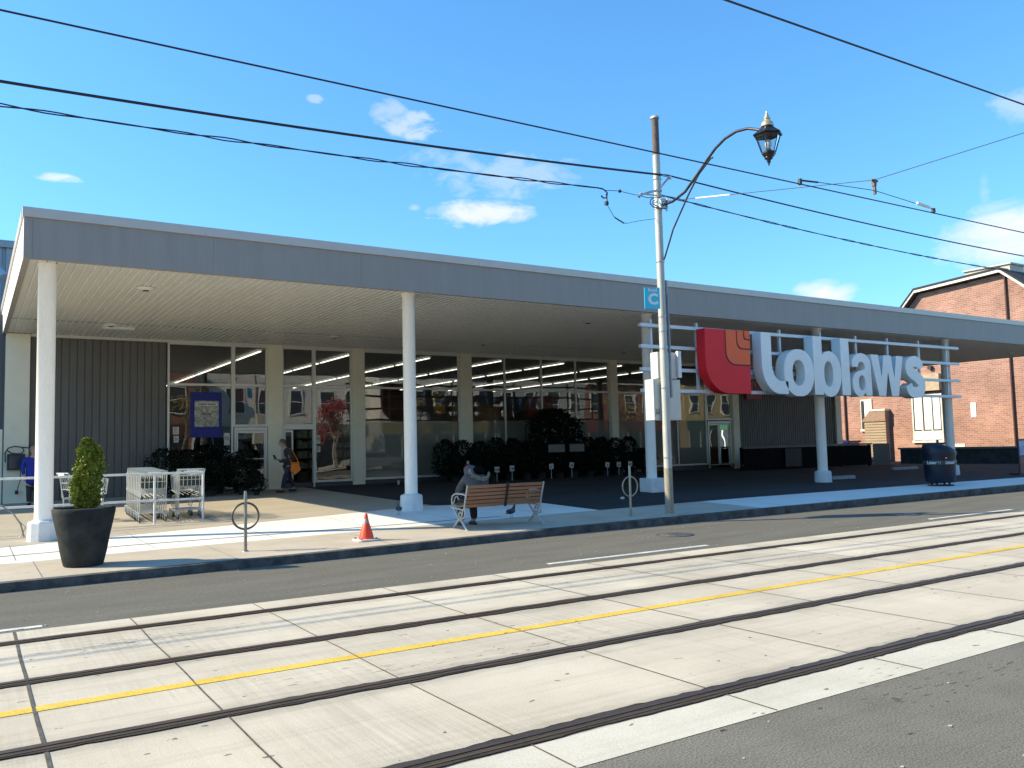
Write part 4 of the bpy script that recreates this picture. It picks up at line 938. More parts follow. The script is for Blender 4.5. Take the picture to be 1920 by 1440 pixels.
# ================================================================== cart corral and carts
M_CORR = mat('corral_paint', (.72, .72, .68), .5, var=.15, scale=12)
co = thing('cart_corral_rail', 'white pipe rail of the cart corral running left past the first column', 'railing', (2, 18.6, .2))
cyy = 18.55
def rail(a, b, r=.024): return MB().tube([a, b], r, 10)
for (z0, z1) in ((1.235, 1.215), (.7, .67)):
    rail((-8, cyy, z0), (4.16, cyy, z1)).build('rail', M_CORR, co)
for x in (-6, -3.5, -1, 2.24, 3.21, 4.16):
    rail((x, cyy, zg(x, cyy)-.02), (x, cyy, 1.22)).build('post', M_CORR, co)
M_WIRE = mat('cart_wire', (.6, .62, .6), .4, .3, var=.1); M_CARTPL = mat('cart_plastic', (.35, .4, .38), .5); M_WHEEL = mat('cart_wheel', (.06, .06, .06), .7); M_LABEL = mat('cart_label', (.7, .7, .68), .5)
def make_cart():
    t = thing('shopping_cart', 'x', 'shopping cart', (0, 0, 0))
    r = .0065; b = MB()
    w0, w1 = .25, .19; L = .82
    def W_(y): return w0+(w1-w0)*y/L
    def line(p, q, rr=r): b.tube([p, q], rr, 4, cap=False, smooth=False)
    zt = lambda y: 1.0-.1*y/L; zb = lambda y: .52+.06*y/L
    for s_ in (-1, 1):
        line((s_*w0, 0, zt(0)), (s_*w1, L, zt(L)), .009); line((s_*w0, .06, zb(0)), (s_*w1*.95, L-.04, zb(L)), .007)
        for zf in (): line((s_*w0, .03, zb(0)+(zt(0)-zb(0))*zf), (s_*w1, L-.02, zb(L)+(zt(L)-zb(L))*zf))
        for k in range(6):
            y = .02+k*(L-.04)/5; line((s_*W_(y), y, zt(y)), (s_*W_(y)*.96, y*.94+.03, zb(y)))
    line((-w1, L, zt(L)), (w1, L, zt(L)), .009); line((-w1, L-.04, zb(L)), (w1, L-.04, zb(L)), .007)
    for k in range(7): x = -w1+2*w1*k/6; line((x, L, zt(L)), (x*.95, L-.04, zb(L)))
    for k in range(6): x = -w0+2*w0*k/5; line((x, .06, zb(0)), (x*w1/w0, L-.04, zb(L)))
    for k in range(0): y = .06+k*(L-.1)/4; line((-W_(y), y, zb(y)), (W_(y), y, zb(y)))
    for k in range(7): x = -w0+2*w0*k/6; line((x, 0, .98), (x, .05, .7))      # rear gate
    for z in (.98, .84, .7): line((-w0, .0+(.98-z)*.18, z), (w0, .0+(.98-z)*.18, z), .006)
    b.build('basket', M_WIRE, t, fix=False)
    c = MB()
    for s_ in (-1, 1):
        c.tube([(s_*w0, -.06, 1.04), (s_*w0, .0, .98), (s_*w0, .08, .5), (s_*.25, .1, .2), (s_*.2, .86, .16)], .012, 6)
        c.tube([(s_*w0, .1, .5), (s_*.2, .6, .45), (s_*.18, .8, .22)], .009, 5)
    c.tube([(-.2, .86, .16), (.2, .86, .16)], .012, 6); c.tube([(-.25, .1, .2), (.25, .1, .2)], .012, 6)
    for k in range(7): x = -.2+.4*k/6; c.tube([(x*1.2, .1, .2), (x, .86, .17)], .005, 4)
    c.build('chassis', M_WIRE, t, fix=False)
    h = MB().tube([(-.26, -.06, 1.045), (.26, -.06, 1.045)], .016, 8).build('handle', M_CARTPL, t)
    MB().box(-.12, .12, -.095, -.075, .99, 1.05).build('label_plate', M_LABEL, h)
    MB().box(-.21, .21, .07, .085, .70, .9).build('seat_flap', mat('cart_dark_plastic', (.03, .045, .04), .6), t)
    for s_ in (-1, 1):
        for y in (.12, .84):
            wq = MB(); x = s_*(.25 if y < .5 else .2)
            wq.prism([(y+.06*math.cos(a), .062+.06*math.sin(a)) for a in [i*2*PI/14 for i in range(14)]], 'x', x-.014, x+.014)
            o = wq.build('wheel', M_WHEEL, t)
            MB().box(x-.022, x+.022, y-.02, y+.02, .06, .17).build('fork', M_WIRE, o)
    return t
ORD = ['first', 'second', 'third', 'fourth', 'fifth', 'sixth', 'seventh', 'eighth', 'ninth', 'tenth', 'eleventh', 'twelfth', 'thirteenth']
cart = make_cart(); first = True
for k in range(9):
    y = 18.72+.29*k
    lab = 'nearest cart of the long nested row, behind the corral post' if k == 0 else ('farthest cart of the long nested row, nose towards the shop' if k == 8 else ORD[k]+' cart from the front of the long nested left row')
    c = place(cart, first, (3.22+.012*k, y, zg(3.2, y)), R(-2), lab); c['group'] = 'nested shopping carts at the corral'; first = False
for k in range(3):
    c = place(cart, False, (4.0+.04*k, 18.85+.34*k, zg(4, 19)), R(2), ['nearest cart of the short right row, behind the end post', 'middle cart of the short right nested row', 'farthest cart of the short right nested row'][k]); c['group'] = 'nested shopping carts at the corral'
c = place(cart, False, (1.72, 20.1, zg(1.7, 19.7)), R(-70), 'single wire cart behind the rail just right of the first column')
c['group'] = 'nested shopping carts at the corral'
# bent hoop at the far left
hp = MB(); hp.tube([(-.1, 17.9, .2), (-.05, 17.9, .6), (.2, 17.9, .79), (.5, 17.9, .76), (.7, 17.9, .6), (.82, 17.9, .4), (.88, 17.9, .15)], .014, 8); hp.tube([(.76, 17.9, .5), (.9, 17.88, .34), (.8, 17.86, .15)], .008, 6)
tag(hp.build('bent_hoop_stand', mat('hoop_steel', (.3, .29, .27), .4, .7, var=.2), None), 'bent thin metal hoop standing left of the first column base', 'hoop')

# ================================================================== utility pole and its fittings
PX, PY = 11.79, 12.6; pz0 = zg(PX, PY)
M_POLE = mat('pole_paint', (.36, .37, .34), .6, .2, var=.18, scale=3, stretch=(3, 3, .6), col2=(.52, .52, .48), bump=.08)
M_POLEB = mat('pole_bare', (.3, .27, .2), .7, scale=8, var=.25, stretch=(6, 6, 1), bump=.1)
M_RUST = mat('pole_rust', (.07, .055, .05), .8, scale=6, col2=(.16, .12, .1), stretch=(4, 4, 1), bump=.2)
pole = thing('utility_pole', 'tall pale steel utility pole with a rusty top standing at the kerb', 'utility pole', (PX, PY, pz0))
MB().tube([(PX, PY, pz0-.02), (PX, PY, pz0+.7), (PX, PY, pz0+.95)], [.086, .085, .084], 20).build('pole_foot', M_POLEB, pole)
MB().tube([(PX, PY, pz0+.95), (PX, PY, 4.6), (PX, PY, 7.5)], [.083, .079, .075], 20).build('shaft', M_POLE, pole)
MB().tube([(PX, PY, 7.5), (PX, PY, 8.28)], [.074, .073], 20).build('rusty_top', M_RUST, pole)
MB().lathe([(.09, 8.27), (.09, 8.31), (.05, 8.33)], (PX, PY), 18).build('cap', M_POLE, pole)
MB().lathe([(.16, pz0-.005), (.15, pz0+.02), (.1, pz0+.05)], (PX, PY), 18).build('base_collar', mat('collar_concrete', (.4, .36, .28), .9, bump=.4, scale=12), pole)
q = MB(); q.tube([(PX+.14, PY-.03, 2.5), (PX+.135, PY-.03, 3.6), (PX+.12, PY-.02, 4.9)], .026, 8); q.tube([(PX+.1, PY-.09, 3.2), (PX+.1, PY-.08, 4.6)], .012, 6)
q.build('conduit', mat('conduit_grey', (.26, .3, .32), .45, .4), pole)
M_GAL = mat('galvanised_bracket', (.42, .43, .42), .4, .7, var=.2, scale=15)
for z in (1.3, 2.7, 3.5, 3.85, 4.15, 5.28, 6.38, 6.52, 6.75, 7.0):
    MB().lathe([(.089, z-.018), (.091, z), (.089, z+.018)], (PX, PY), 18).build('band_clamp', M_GAL, pole)
q = MB(); q.tube([(PX, PY-.1, 6.75), (PX-.3, PY-.1, 6.66), (PX-.56, PY-.08, 6.56), (PX-.58, PY-.08, 6.52)], [.028, .025, .02, .03], 7); q.tube([(PX-.1, PY-.08, 6.62), (PX-.55, PY-.08, 6.6)], .014, 6)
q.tube([(PX, PY-.1, 6.8), (PX+.18, PY-.1, 6.98), (PX+.28, PY-.08, 7.06)], .022, 7); q.tube([(PX+.05, PY-.1, 7.06), (PX+.28, PY-.08, 7.06)], .016, 6); q.lathe([(.03, 7.02), (.045, 7.06), (.03, 7.1)], (PX+.28, PY-.08), 10)
q.box(PX-.06, PX+.12, PY-.16, PY-.08, 6.36, 6.56); q.tube([(PX+.08, PY-.16, 6.3), (PX+.1, PY-.18, 6.58)], .02, 6)
q.build('bracket', M_GAL, pole)
# lamp on its curved arm
lamp = thing('street_lamp', 'black heritage style lantern on a curved arm over the street, fixed to the utility pole', 'street lamp', (PX, PY, 6.42))
M_ARM = mat('lamp_arm_black', (.05, .045, .045), .35, .5, var=.3)
ap = [(12.5, 6.42), (12.17, 6.42), (11.82, 6.52), (11.44, 6.79), (11.18, 6.99), (10.98, 7.13), (10.73, 7.24), (10.45, 7.285), (10.18, 7.25), (9.95, 7.15), (9.86, 7.1)]
MB().tube([(PX, y, z) for y, z in ap], .027, 10).build('arm', M_ARM, lamp)
MB().tube([(PX+.01, y, z) for y, z in ((12.5, 5.3), (12.46, 5.36), (12.2, 5.86), (11.75, 6.43), (11.44, 6.77), (11.12, 6.98), (11.06, 6.98))], .017, 8).build('brace', M_ARM, lamp)
LX, LY = PX, 9.74
hexp = lambda r, z, o=0: [(LX+r*math.cos(PI/6+i*PI/3), LY+r*math.sin(PI/6+i*PI/3), z) for i in range(6)]
M_LAMPB = mat('lantern_black', (.02, .02, .022), .35, .4)
hd = thing('lantern', None, None, (0, 0, 0)) if False else None
q = MB()
def hexloft(q, rs, smooth=False):
    vs = [v for r, z in rs for v in hexp(r, z)]; q.add(vs, [(i*6+j, i*6+(j+1) % 6, (i+1)*6+(j+1) % 6, (i+1)*6+j) for i in range(len(rs)-1) for j in range(6)], smooth); q.add(hexp(*rs[0]), [(5, 4, 3, 2, 1, 0)]); q.add(hexp(*rs[-1]), [(0, 1, 2, 3, 4, 5)])
hexloft(q, [(.26, 6.97), (.27, 6.985), (.21, 7.03), (.13, 7.1), (.1, 7.14)]); q.build('lantern_roof', M_LAMPB, lamp)
MB().lathe([(.11, 7.135), (.115, 7.16), (.1, 7.2), (.06, 7.24), (.045, 7.27), (.065, 7.275), (.06, 7.29), (.03, 7.3), (.04, 7.33), (.018, 7.36), (.012, 7.41)], (LX, LY), 16).build('finial', mat('finial_brass', (.55, .45, .28), .4, .6, var=.2, scale=20), lamp)
q = MB()
for i in range(6):
    a = hexp(.225, 6.965)[i]; b = hexp(.125, 6.66)[i]; q.tube([a, b], .009, 6)
    q.tube([hexp(.225, 6.965)[i], hexp(.225, 6.965)[(i+1) % 6]], .009, 5); q.tube([hexp(.125, 6.66)[i], hexp(.125, 6.66)[(i+1) % 6]], .009, 5)
q.build('lantern_frame', M_LAMPB, lamp)
q = MB()
for i in range(6):
    a, b = hexp(.22, 6.96)[i], hexp(.22, 6.96)[(i+1) % 6]; c, d = hexp(.122, 6.665)[(i+1) % 6], hexp(.122, 6.665)[i]; q.add([a, b, c, d], [(0, 1, 2, 3)])
q.build('lantern_glass', M_LAMPGLASS, lamp, fix=False)
q = MB(); hexloft(q, [(.06, 6.56), (.1, 6.6), (.13, 6.64), (.13, 6.66)]); q.lathe([(.012, 6.43), (.015, 6.47), (.035, 6.49), (.03, 6.52), (.07, 6.55), (.075, 6.58), (.05, 6.6)], (LX, LY), 12); q.build('lantern_base', M_LAMPB, lamp)
MB().lathe([(.05, 6.66), (.05, 6.72), (.03, 6.73)], (LX, LY), 12).build('lamp_socket', M_DARKGREY, lamp)
MB().lathe([(.035, 6.73), (.06, 6.78), (.06, 6.84), (.04, 6.89), (.01, 6.9)], (LX, LY), 14).build('bulb', mat('bulb_glass', (.6, .62, .64), .2), lamp)
# boxes and signs on the pole
def polebox(label, x0, x1, y0, y1, z0, z1, tilt=False):
    t = thing('sign_back_panel', label, 'equipment box', ((x0+x1)/2, y0, z0), 'pale boxes strapped to the utility pole')
    MB().box(x0, x1, y0, y1, z0, z1).build('case', mat('box_cream', (.6, .6, .54), .5, var=.05), t, bevel=.01)
    MB().box(x0+.03, x1-.03, y0-.008, y0-.001, z0+.04, z1-.04).build('cover', mat('box_cream', (.6, .6, .54)), t, bevel=.003)
    return t
b1 = polebox('upper narrow pale box strapped behind the utility pole', PX-.06, PX+.46, PY+.12, PY+.34, 2.9, 3.44)
b2 = polebox('lower larger pale box strapped to the utility pole, with small black marks', PX-.22, PX+.52, PY+.1, PY+.36, 2.05, 2.88)
q = MB(); zz = 2.16; xx = PX-.17
q.box(xx, xx+.015, PY+.085, PY+.09, zz, zz+.12); q.box(xx, xx+.06, PY+.085, PY+.09, zz+.03, zz+.045); q.box(xx+.06, xx+.075, PY+.085, PY+.09, zz, zz+.12); q.box(xx+.11, xx+.17, PY+.085, PY+.09, zz-.02, zz-.008)
q.build('marking', M_BLACK, b2)
MB().box(PX+.44, PX+.53, PY+.05, PY+.118, 2.92, 3.47).build('side_flap', M_WHITEMETAL, b1, bevel=.005)
bs = thing('street_sign', 'small bright blue sign with white lettering fixed to the left side of the utility pole', 'sign', (PX-.3, PY-.05, 4.2))
MB().obox((PX-.285, PY-.03, 4.5), (.15, -.06, 0), (.005, .012, 0), (0, 0, .215)).build('plate', mat('sign_blue', (.05, .5, .68), .4, var=.03), bs)
textmesh('Road', .09, M_WHITEMETAL, bs, 'lettering', (PX-.285, PY-.05, 4.66), (.15, -.06, 0), (0, 0, 1), .001, bold=.003)
textmesh('C', .3, M_WHITEMETAL, bs, 'lettering', (PX-.275, PY-.05, 4.47), (.15, -.06, 0), (0, 0, 1), .001, bold=.012)

# ================================================================== overhead wires
M_CABLE = mat('cable_black', (.012, .012, .016), .5)
def sag(p, q, s, n=24): 
    p = Vector(p); q = Vector(q); return [p.lerp(q, i/n)-Vector((0, 0, s*4*(i/n)*(1-i/n))) for i in range(n+1)]
def wire(label, pts, r, group='overhead wires above the street'):
    return tag(MB().tube(pts, r, 6).build('overhead_wire', M_CABLE), label, 'wire', group)
wire('thin trolley wire over the far track, the topmost wire at the left edge', sag((-30, 7.87, 5.15), (80, 7.87, 5.65), .0, 30), .009)
wire('trolley wire over the near track crossing the top right corner', sag((-30, 4.7, 4.6), (80, 4.7, 6.7), 0, 30), .009)
tk = sag((-23, 12.52, 7.0), (PX+.28, 12.52, 7.09), .62, 40)
wire('thickest black cable, running from the upper left to the top bracket of the utility pole', tk, .021)
wire('thick black cable running right from the top bracket of the utility pole', sag((PX+.28, 12.52, 7.09), (46, 12.52, 7.6), .45, 40), .016)
def twisted(label, pts, gap, turns):
    o = []
    for s_ in (0, 1):
        v = []
        n = len(pts)
        for i, p in enumerate(pts):
            a = turns*2*PI*i/(n-1)+s_*PI; v.append(Vector(p)+Vector((0, math.cos(a), math.sin(a)))*gap*(.6+.4*math.sin(i*.37)))
        o.append(v)
    mb = MB()
    for v in o: mb.tube(v, .0105, 5)
    return tag(mb.build('overhead_wire', M_CABLE), label, 'wire', 'overhead wires above the street')
twisted('twisted pair cable below the thickest cable, ending in a curl left of the pole', sag((-23, 12.6, 7.1), (10.25, 12.6, 6.585), .62, 200), .022, 22)
twisted('twisted pair cable leaving the pole to the right below the thick cable', sag((PX+.1, 12.6, 6.68), (46, 12.6, 7.6), .72, 200), .015, 24)
c = MB(); c.tube([(10.2, 12.6, 6.585), (10.36, 12.6, 6.58), (10.46, 12.6, 6.52), (10.44, 12.6, 6.42), (10.36, 12.6, 6.4), (10.3, 12.6, 6.44)], .014, 6); c.tube([(10.43, 12.6, 6.5), (10.45, 12.6, 6.36), (10.42, 12.6, 6.32)], .012, 6); c.box(10.4, 10.46, 12.57, 12.63, 6.27, 6.34)
c.tube([(10.43, 12.6, 6.3), (10.6, 12.6, 6.07), (10.72, 12.6, 6.0), (10.92, 12.6, 5.96)], .006, 5); c.tube([(10.62, 12.6, 6.05), (10.86, 12.6, 5.96)], .014, 5); c.tube([(10.9, 12.6, 5.96), (11.3, 12.6, 6.07), (PX-.08, 12.6, 6.16)], .005, 5)
c.tube([(10.4, 12.6, 6.56), (10.75, 12.6, 6.6), (11.2, 12.6, 6.58)], .007, 5); c.sphere((10.78, 12.6, 6.6), .035, 8, 6); c.tube([(11.2, 12.58, 6.58), (11.5, 12.58, 6.56), (PX+.1, 12.5, 6.62)], .008, 5)
c.tube([(11.62, 12.55, 6.56), (11.5, 12.5, 6.5), (11.48, 12.5, 6.42), (11.56, 12.5, 6.36), (11.72, 12.5, 6.36)], .012, 5); c.tube([(11.66, 12.55, 6.52), (11.56, 12.5, 6.48), (11.55, 12.5, 6.42), (11.72, 12.5, 6.38)], .01, 5)
tag(c.build('cable_end', M_CABLE), 'curled cable end with insulator and slack lead hanging left of the utility pole', 'cable end')
sw_ = MB(); sw_.tube([(PX, 12.5, 6.5), (12.0, 7.87, 5.67)], .006, 5); sw_.tube([(12.0, 7.87, 5.67), (12.2, 5.72, 5.75), (12.6, -6.5, 6.3)], .006, 5)
spw = tag(sw_.build('span_wire', M_CABLE), 'thin span wire from the utility pole across the tracks to the right edge', 'wire')
i2 = MB()
for t0, t1, rr in ((.2, .38, .016),): i2.tube([Vector((PX, 12.5, 6.5)).lerp(Vector((12.0, 7.87, 5.67)), t0), Vector((PX, 12.5, 6.5)).lerp(Vector((12.0, 7.87, 5.67)), t1)], rr, 8)
i2.build('white_insulator', mat('insulator_white', (.75, .75, .72), .3), spw)
i2 = MB(); i2.box(11.97, 12.03, 7.85, 7.9, 5.57, 5.68); i2.box(11.98, 12.02, 7.85, 7.89, 5.44, 5.56); i2.tube([(11.92, 7.87, 5.66), (12.08, 7.87, 5.66)], .02, 6); i2.build('hanger', mat('hanger_rust', (.12, .09, .08), .6, .4), spw)
i2 = MB(); i2.tube([(10.2, 7.87, 5.4), (12.0, 7.87, 5.5), (13.6, 7.87, 5.42)], .006, 5); i2.tube([(10.2, 7.87, 5.39), (10.6, 7.87, 5.42)], .014, 6); i2.box(10.16, 10.21, 7.85, 7.89, 5.32, 5.41); i2.box(13.58, 13.65, 7.85, 7.89, 5.36, 5.43)
i2.build('bridle', M_CABLE, spw)
MB().tube([(13.15, 7.87, 5.455), (13.5, 7.87, 5.43)], .024, 8).build('white_insulator', mat('insulator_white', (1, 1, 1)), spw)

# ================================================================== manholes, litter, specks
def manhole(label, x, y, r=.3):
    t = thing('manhole_cover', label, 'manhole cover', (x, y, 0), 'manhole covers in the far lane')
    MB().lathe([(r+.06, .003), (r+.055, .010), (r+.001, .010)], (x, y), 32).build('frame', mat('iron_frame', (.1, .095, .085), .6, .4, var=.3), t)
    q = MB(); q.lathe([(r-.005, .004), (r-.01, .0115), (.01, .0115)], (x, y), 32)
    for i in range(5): q.box(x-r*.7, x+r*.7, y-r*.6+i*r*.3-.01, y-r*.6+i*r*.3+.01, .011, .016)
    q.build('cover', mat('iron_cover', (.25, .24, .21), .45, .6, var=.4, scale=14), t)
manhole('manhole cover in the asphalt lane in front of the utility pole', 10.3, 10.9, .27); manhole('manhole cover farther right in the asphalt lane', 16.2, 10.4, .27)
cp = MB(); cp.prism([(11.25, 23.0), (11.4, 22.95), (11.45, 23.08), (11.3, 23.12)], 'z', zg(11.3, 23)+.004, zg(11.3, 23)+.08)
random.seed(31); dbs = MB()
for i in range(160):
    x = random.uniform(-1, 14); y = random.choice((random.uniform(2, 3.4), random.uniform(9.3, 12.1))); s_ = random.uniform(.006, .018)
    if y > yk(x)-.05: continue
    dbs.prism([(x-s_, y), (x, y-s_*.7), (x+s_, y), (x+s_*.2, y+s_*.6)], 'z', .001, .001+s_*.4)
tag(dbs.build('gravel_specks', mat('pale_stone', (.55, .53, .48), .8)), kind='stuff')
q = MB(); q.sphere((13.35, 15.9, zg(13.35, 15.9)+.03), .06, 8, 6, (1, .8, .6)); tag(q.build('crumpled_paper', M_PAPER), 'small crumpled white paper lying in the shade right of the utility pole', 'litter')
tag(MB().lathe([(.03, zg(12.6, 26.2)), (.045, zg(12.6, 26.2)+.13), (.045, zg(12.6, 26.2)+.135)], (11.95, 25.6), 12).build('paper_cup', M_PAPER), 'small paper cup on the ground by the shop window plinth', 'cup')

# ================================================================== plants for sale
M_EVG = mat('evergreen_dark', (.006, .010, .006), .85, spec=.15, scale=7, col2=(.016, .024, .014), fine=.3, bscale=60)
M_POT = mat('pot_dark', (.02, .018, .016), .7)
M_TIP = mat('pale_flower', (.22, .2, .19), .8, scale=30, var=.4)
def make_shrub(seed, h, r, flowers=0):
    random.seed(seed); t = thing('potted_evergreen', 'x', 'shrub', (0, 0, 0))
    def sh():
        tt = random.random(); z = .2+tt*(h-.2); rr = r*lerp([0, .25, .6, .9, 1], [.6, 1, .95, .6, .2], tt)*random.uniform(.5, 1.08); a = random.uniform(0, 2*PI)
        rr *= 1+.15*math.sin(4*a+7*z)
        return (rr*math.cos(a), rr*math.sin(a), z), (math.cos(a), math.sin(a), .6)
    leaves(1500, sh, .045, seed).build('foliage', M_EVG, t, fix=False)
    MB().lathe([(.14, 0), (.19, .26), (.2, .27), (.17, .26)], (0, 0), 14).build('pot', M_POT, t)
    if flowers:
        q = MB(); random.seed(seed+50)
        for i in range(flowers):
            a = random.uniform(PI, 2*PI); z = random.uniform(.3, h*.95); c = Vector((r*.9*math.cos(a), r*.9*math.sin(a), z))
            for k in range(5):
                d = Vector((random.gauss(0, 1), random.gauss(0, 1), random.gauss(0, 1))).normalized()*random.uniform(.02, .05); e = d.cross(Vector((1, 0, .3))).normalized()*.012
                q.add([c-e, c+d, c+e], [(0, 1, 2)])
        q.build('pale_flower', M_TIP, t, fix=False)
    return t
def row(protos, spots, label, group):
    used = set()
    for i, (x, y, s_) in enumerate(spots):
        k = i % len(protos); o = place(protos[k], k not in used, (x, y, zg(x, y)), random.uniform(0, 6), label % ORD[i], (s_, s_, s_)); used.add(k); o['group'] = group
random.seed(77)
row([make_shrub(1, 1.42, .46, 3), make_shrub(2, 1.42, .46, 0), make_shrub(3, 1.38, .48, 4)],
    [(14.05+.7*i+random.uniform(-.06, .06), 26.25, random.uniform(.97, 1.05)) for i in range(13)], 'dark potted evergreen, %s from the left in the back row along the shop window', 'evergreens along the shop window')
random.seed(78)
row([make_shrub(11, .95, .42, 4), make_shrub(12, .9, .42, 3)],
    [(13.95+.72*i+random.uniform(-.06, .06), 25.35, random.uniform(.95, 1.1)) for i in range(13)], 'low dark potted evergreen, %s from the left in the front row by the shop window', 'evergreens along the shop window')
random.seed(79)
row([make_shrub(21, 1.45, .5, 5), make_shrub(22, 1.2, .5, 6)],
    [(4.75, 26.2, .95), (5.5, 26.3, 1.1), (6.3, 26.2, 1.0), (6.9, 26.1, .9), (5.1, 25.4, .8), (5.9, 25.3, .85), (6.8, 25.2, .9), (7.0, 24.6, .55)], 'dark flowering shrub, %s of the cluster between the charcoal wall and the left door', 'shrubs by the left door')
# tall stepped plant stand in the middle of the row
ps = thing('plant_stand', 'tall stepped stand heaped with dark wreaths and plants in front of the middle window', 'plant stand', (18.7, 26.0, .4))
q = MB()
for (z, y0, h) in ((.9, 25.5, 0), (1.35, 25.7, 0), (1.85, 25.9, 0), (2.3, 26.1, 0)): q.box(17.6, 19.9, y0, y0+.4, z, z+.04)
for x in (17.6, 18.75, 19.86):
    for y in (25.5, 26.45): q.box(x, x+.04, y, y+.04, .4, 2.4 if y > 26 else 1.0)
q.build('shelf_frame', M_BLACK, ps)
def heap():
    tt = random.random(); z = .7+tt*2.25; hw_ = lerp([0, .25, .45, .6, .85, 1], [1.55, 1.45, 1.2, 1.2, 1.05, .35], tt); x = 18.75+random.uniform(-1, 1)*hw_*(1+.08*math.sin(z*11)); y = lerp([0, 1], [25.6, 26.4], tt)+random.uniform(-.25, .2)
    return (x, y, z), (0, -.7, .7)
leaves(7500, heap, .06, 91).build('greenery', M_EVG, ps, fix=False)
q = MB(); random.seed(6)
for i in range(12):
    c = Vector((random.uniform(17.7, 19.8), 25.35+.0, random.choice((1.75, 1.8, 2.15, 2.2))+random.uniform(-.05, .05)))
    for k in range(7):
        d = Vector((random.gauss(0, 1.4), random.gauss(0, .4), random.gauss(0, .8))).normalized()*random.uniform(.04, .1); e = d.cross(Vector((0, 1, .3))).normalized()*.015; q.add([c-e, c+d, c+e], [(0, 1, 2)])
q.build('pale_flower', M_TIP, ps, fix=False)
for i, (x0, x1, lb_) in enumerate(((17.7, 18.42, 'left of the two plain pale boards on the plant stand'), (18.66, 19.32, 'right of the two plain pale boards on the plant stand'))):
    t = thing('sign_board', lb_, 'sign board', ((x0+x1)/2, 25.1, 1.35), 'pale boards on the plant stand'); MB().box(x0, x1, 25.1, 25.12, 1.35, 1.62).build('board', mat('board_grey', (.2, .2, .18), .7, var=.08), t); MB().box(x0-.015, x1+.015, 25.12, 25.135, 1.335, 1.635).build('board_frame', M_DARKGREY, t)
pl_ = ((15.13, .82, 'first price card from the left, in the evergreens right of the seated person'), (15.74, .84, 'second price card from the left, tilted, in the evergreens above the bench'), (17.4, .85, 'price card below the left pale board'), (18.3, .87, 'price card on a tall stake below the right pale board'),
       (19.95, .83, 'price card in the evergreens left of the shaded bike stand'), (20.5, .82, 'tilted price card just left of the shaded bike stand'), (21.05, .83, 'price card just right of the shaded bike stand'), (14.0, 1.1, 'small price card above the seated person'))
random.seed(12)
for i, (x, z, lab) in enumerate(pl_):
    y = 24.55; t = thing('price_card', lab, 'price card', (x, y, .4), 'price cards among the plants'); s_ = .095 if i < 7 else .05; a = random.uniform(-.15, .15)
    c = MB(); c.obox((x, y, z), (s_*math.cos(a), 0, s_*math.sin(a)), (0, .004, 0), (-s_*math.sin(a), 0, s_*math.cos(a))); c.build('card', mat('card_white', (.5, .5, .48), .6, var=.02), t)
    MB().box(x-.006, x+.006, y, y+.01, .42, z-s_*.9).build('stake', M_ALU, t)
    if i < 7:
        textmesh(['7.99', '7.49', '5', '10', '9', '14', '14'][i], .1, M_BLACK, t, 'price', (x, y-.008, z-.02), (1, 0, math.tan(a)), (0, 0, 1), .001, bold=.004)

# ================================================================== low dark slatted enclosure
fz = .28
en = thing('slatted_enclosure', 'low black slatted enclosure in front of the right charcoal wall', 'fence', (32.5, 25, fz))
M_FENCE = mat('fence_black', (.008, .008, .008), .95, var=.3, spec=.1)
q = MB(); x = 27.75
while x < 36.6: q.box(x, x+.12, 25, 25.03, fz+.02, 1.24); x += .135
q.build('slats', M_FENCE, en)
q = MB(); q.box(27.7, 36.7, 24.97, 25.06, 1.25, 1.33); q.box(27.7, 36.7, 25.03, 25.07, .5, .58); q.build('rail', mat('fence_rail', (.09, .09, .085), .5), en)
for x in (27.75, 30.0, 32.2, 34.4, 36.6): MB().box(x-.05, x+.05, 25.06, 25.16, fz-.05, 1.3).build('post', M_FENCE, en)
q = MB(); corr(q, 36.75, 38.1, 24.98, .2, 1.28, .1, .02, .05); q.build('ribbed_panel', M_SIDING, en, fix=False)
q = MB(); corr(q, 30.3, 31.4, 24.9, .4, 1.2, .1, .02, .05); q.build('ribbed_panel', mat('panel_brown', (.05, .035, .03), .6), en, fix=False)
# parking stop blocks and blue recycling bin
for i, (x, y, l_, lab) in enumerate(((24.6, 17.9, 1.2, 'low pale concrete parking stop in the shade right of the fourth column'), (33.0, 21.0, 1.8, 'faint concrete parking stop in front of the dark enclosure'))):
    z = zg(x, y); q = MB(); q.prism([(y-.08, z-.01), (y-.05, z+.11), (y+.05, z+.11), (y+.08, z-.01)], 'x', x-l_/2, x+l_/2); tag(q.build('parking_stop', mat('stop_concrete', (.28, .28, .27), .9, var=.15, bump=.2)), lab, 'parking stop', 'concrete parking stops')
rb = thing('recycling_bin', 'blue recycling bin lid showing over the dark enclosure by the brick wall', 'recycling bin', (37.6, 27.6, .2))
q = MB(); q.prism([(37.15, .3), (38.0, .3), (38.1, 1.35), (37.05, 1.35)], 'y', 27.3, 28.0); q.build('bin_body', mat('bin_blue', (.03, .04, .55), .4), rb, bevel=.02)
q = MB(); q.prism([(27.25, 1.36), (28.05, 1.36), (28.0, 1.46), (27.6, 1.52), (27.3, 1.42)], 'x', 37.0, 38.15); q.build('lid', mat('bin_blue', (0, 0, 0)), rb, bevel=.01)
gb_ = thing('garbage_bin', 'dark bin beside the blue recycling bin over the enclosure', 'garbage bin', (38.8, 27.6, .2)); q = MB(); q.prism([(38.4, .3), (39.1, .3), (39.2, 1.35), (38.3, 1.35)], 'y', 27.4, 28.0); q.build('bin_body', M_BLACK, gb_); MB().box(38.25, 39.25, 27.35, 28.05, 1.36, 1.45).build('lid', M_DARKGREY, gb_)
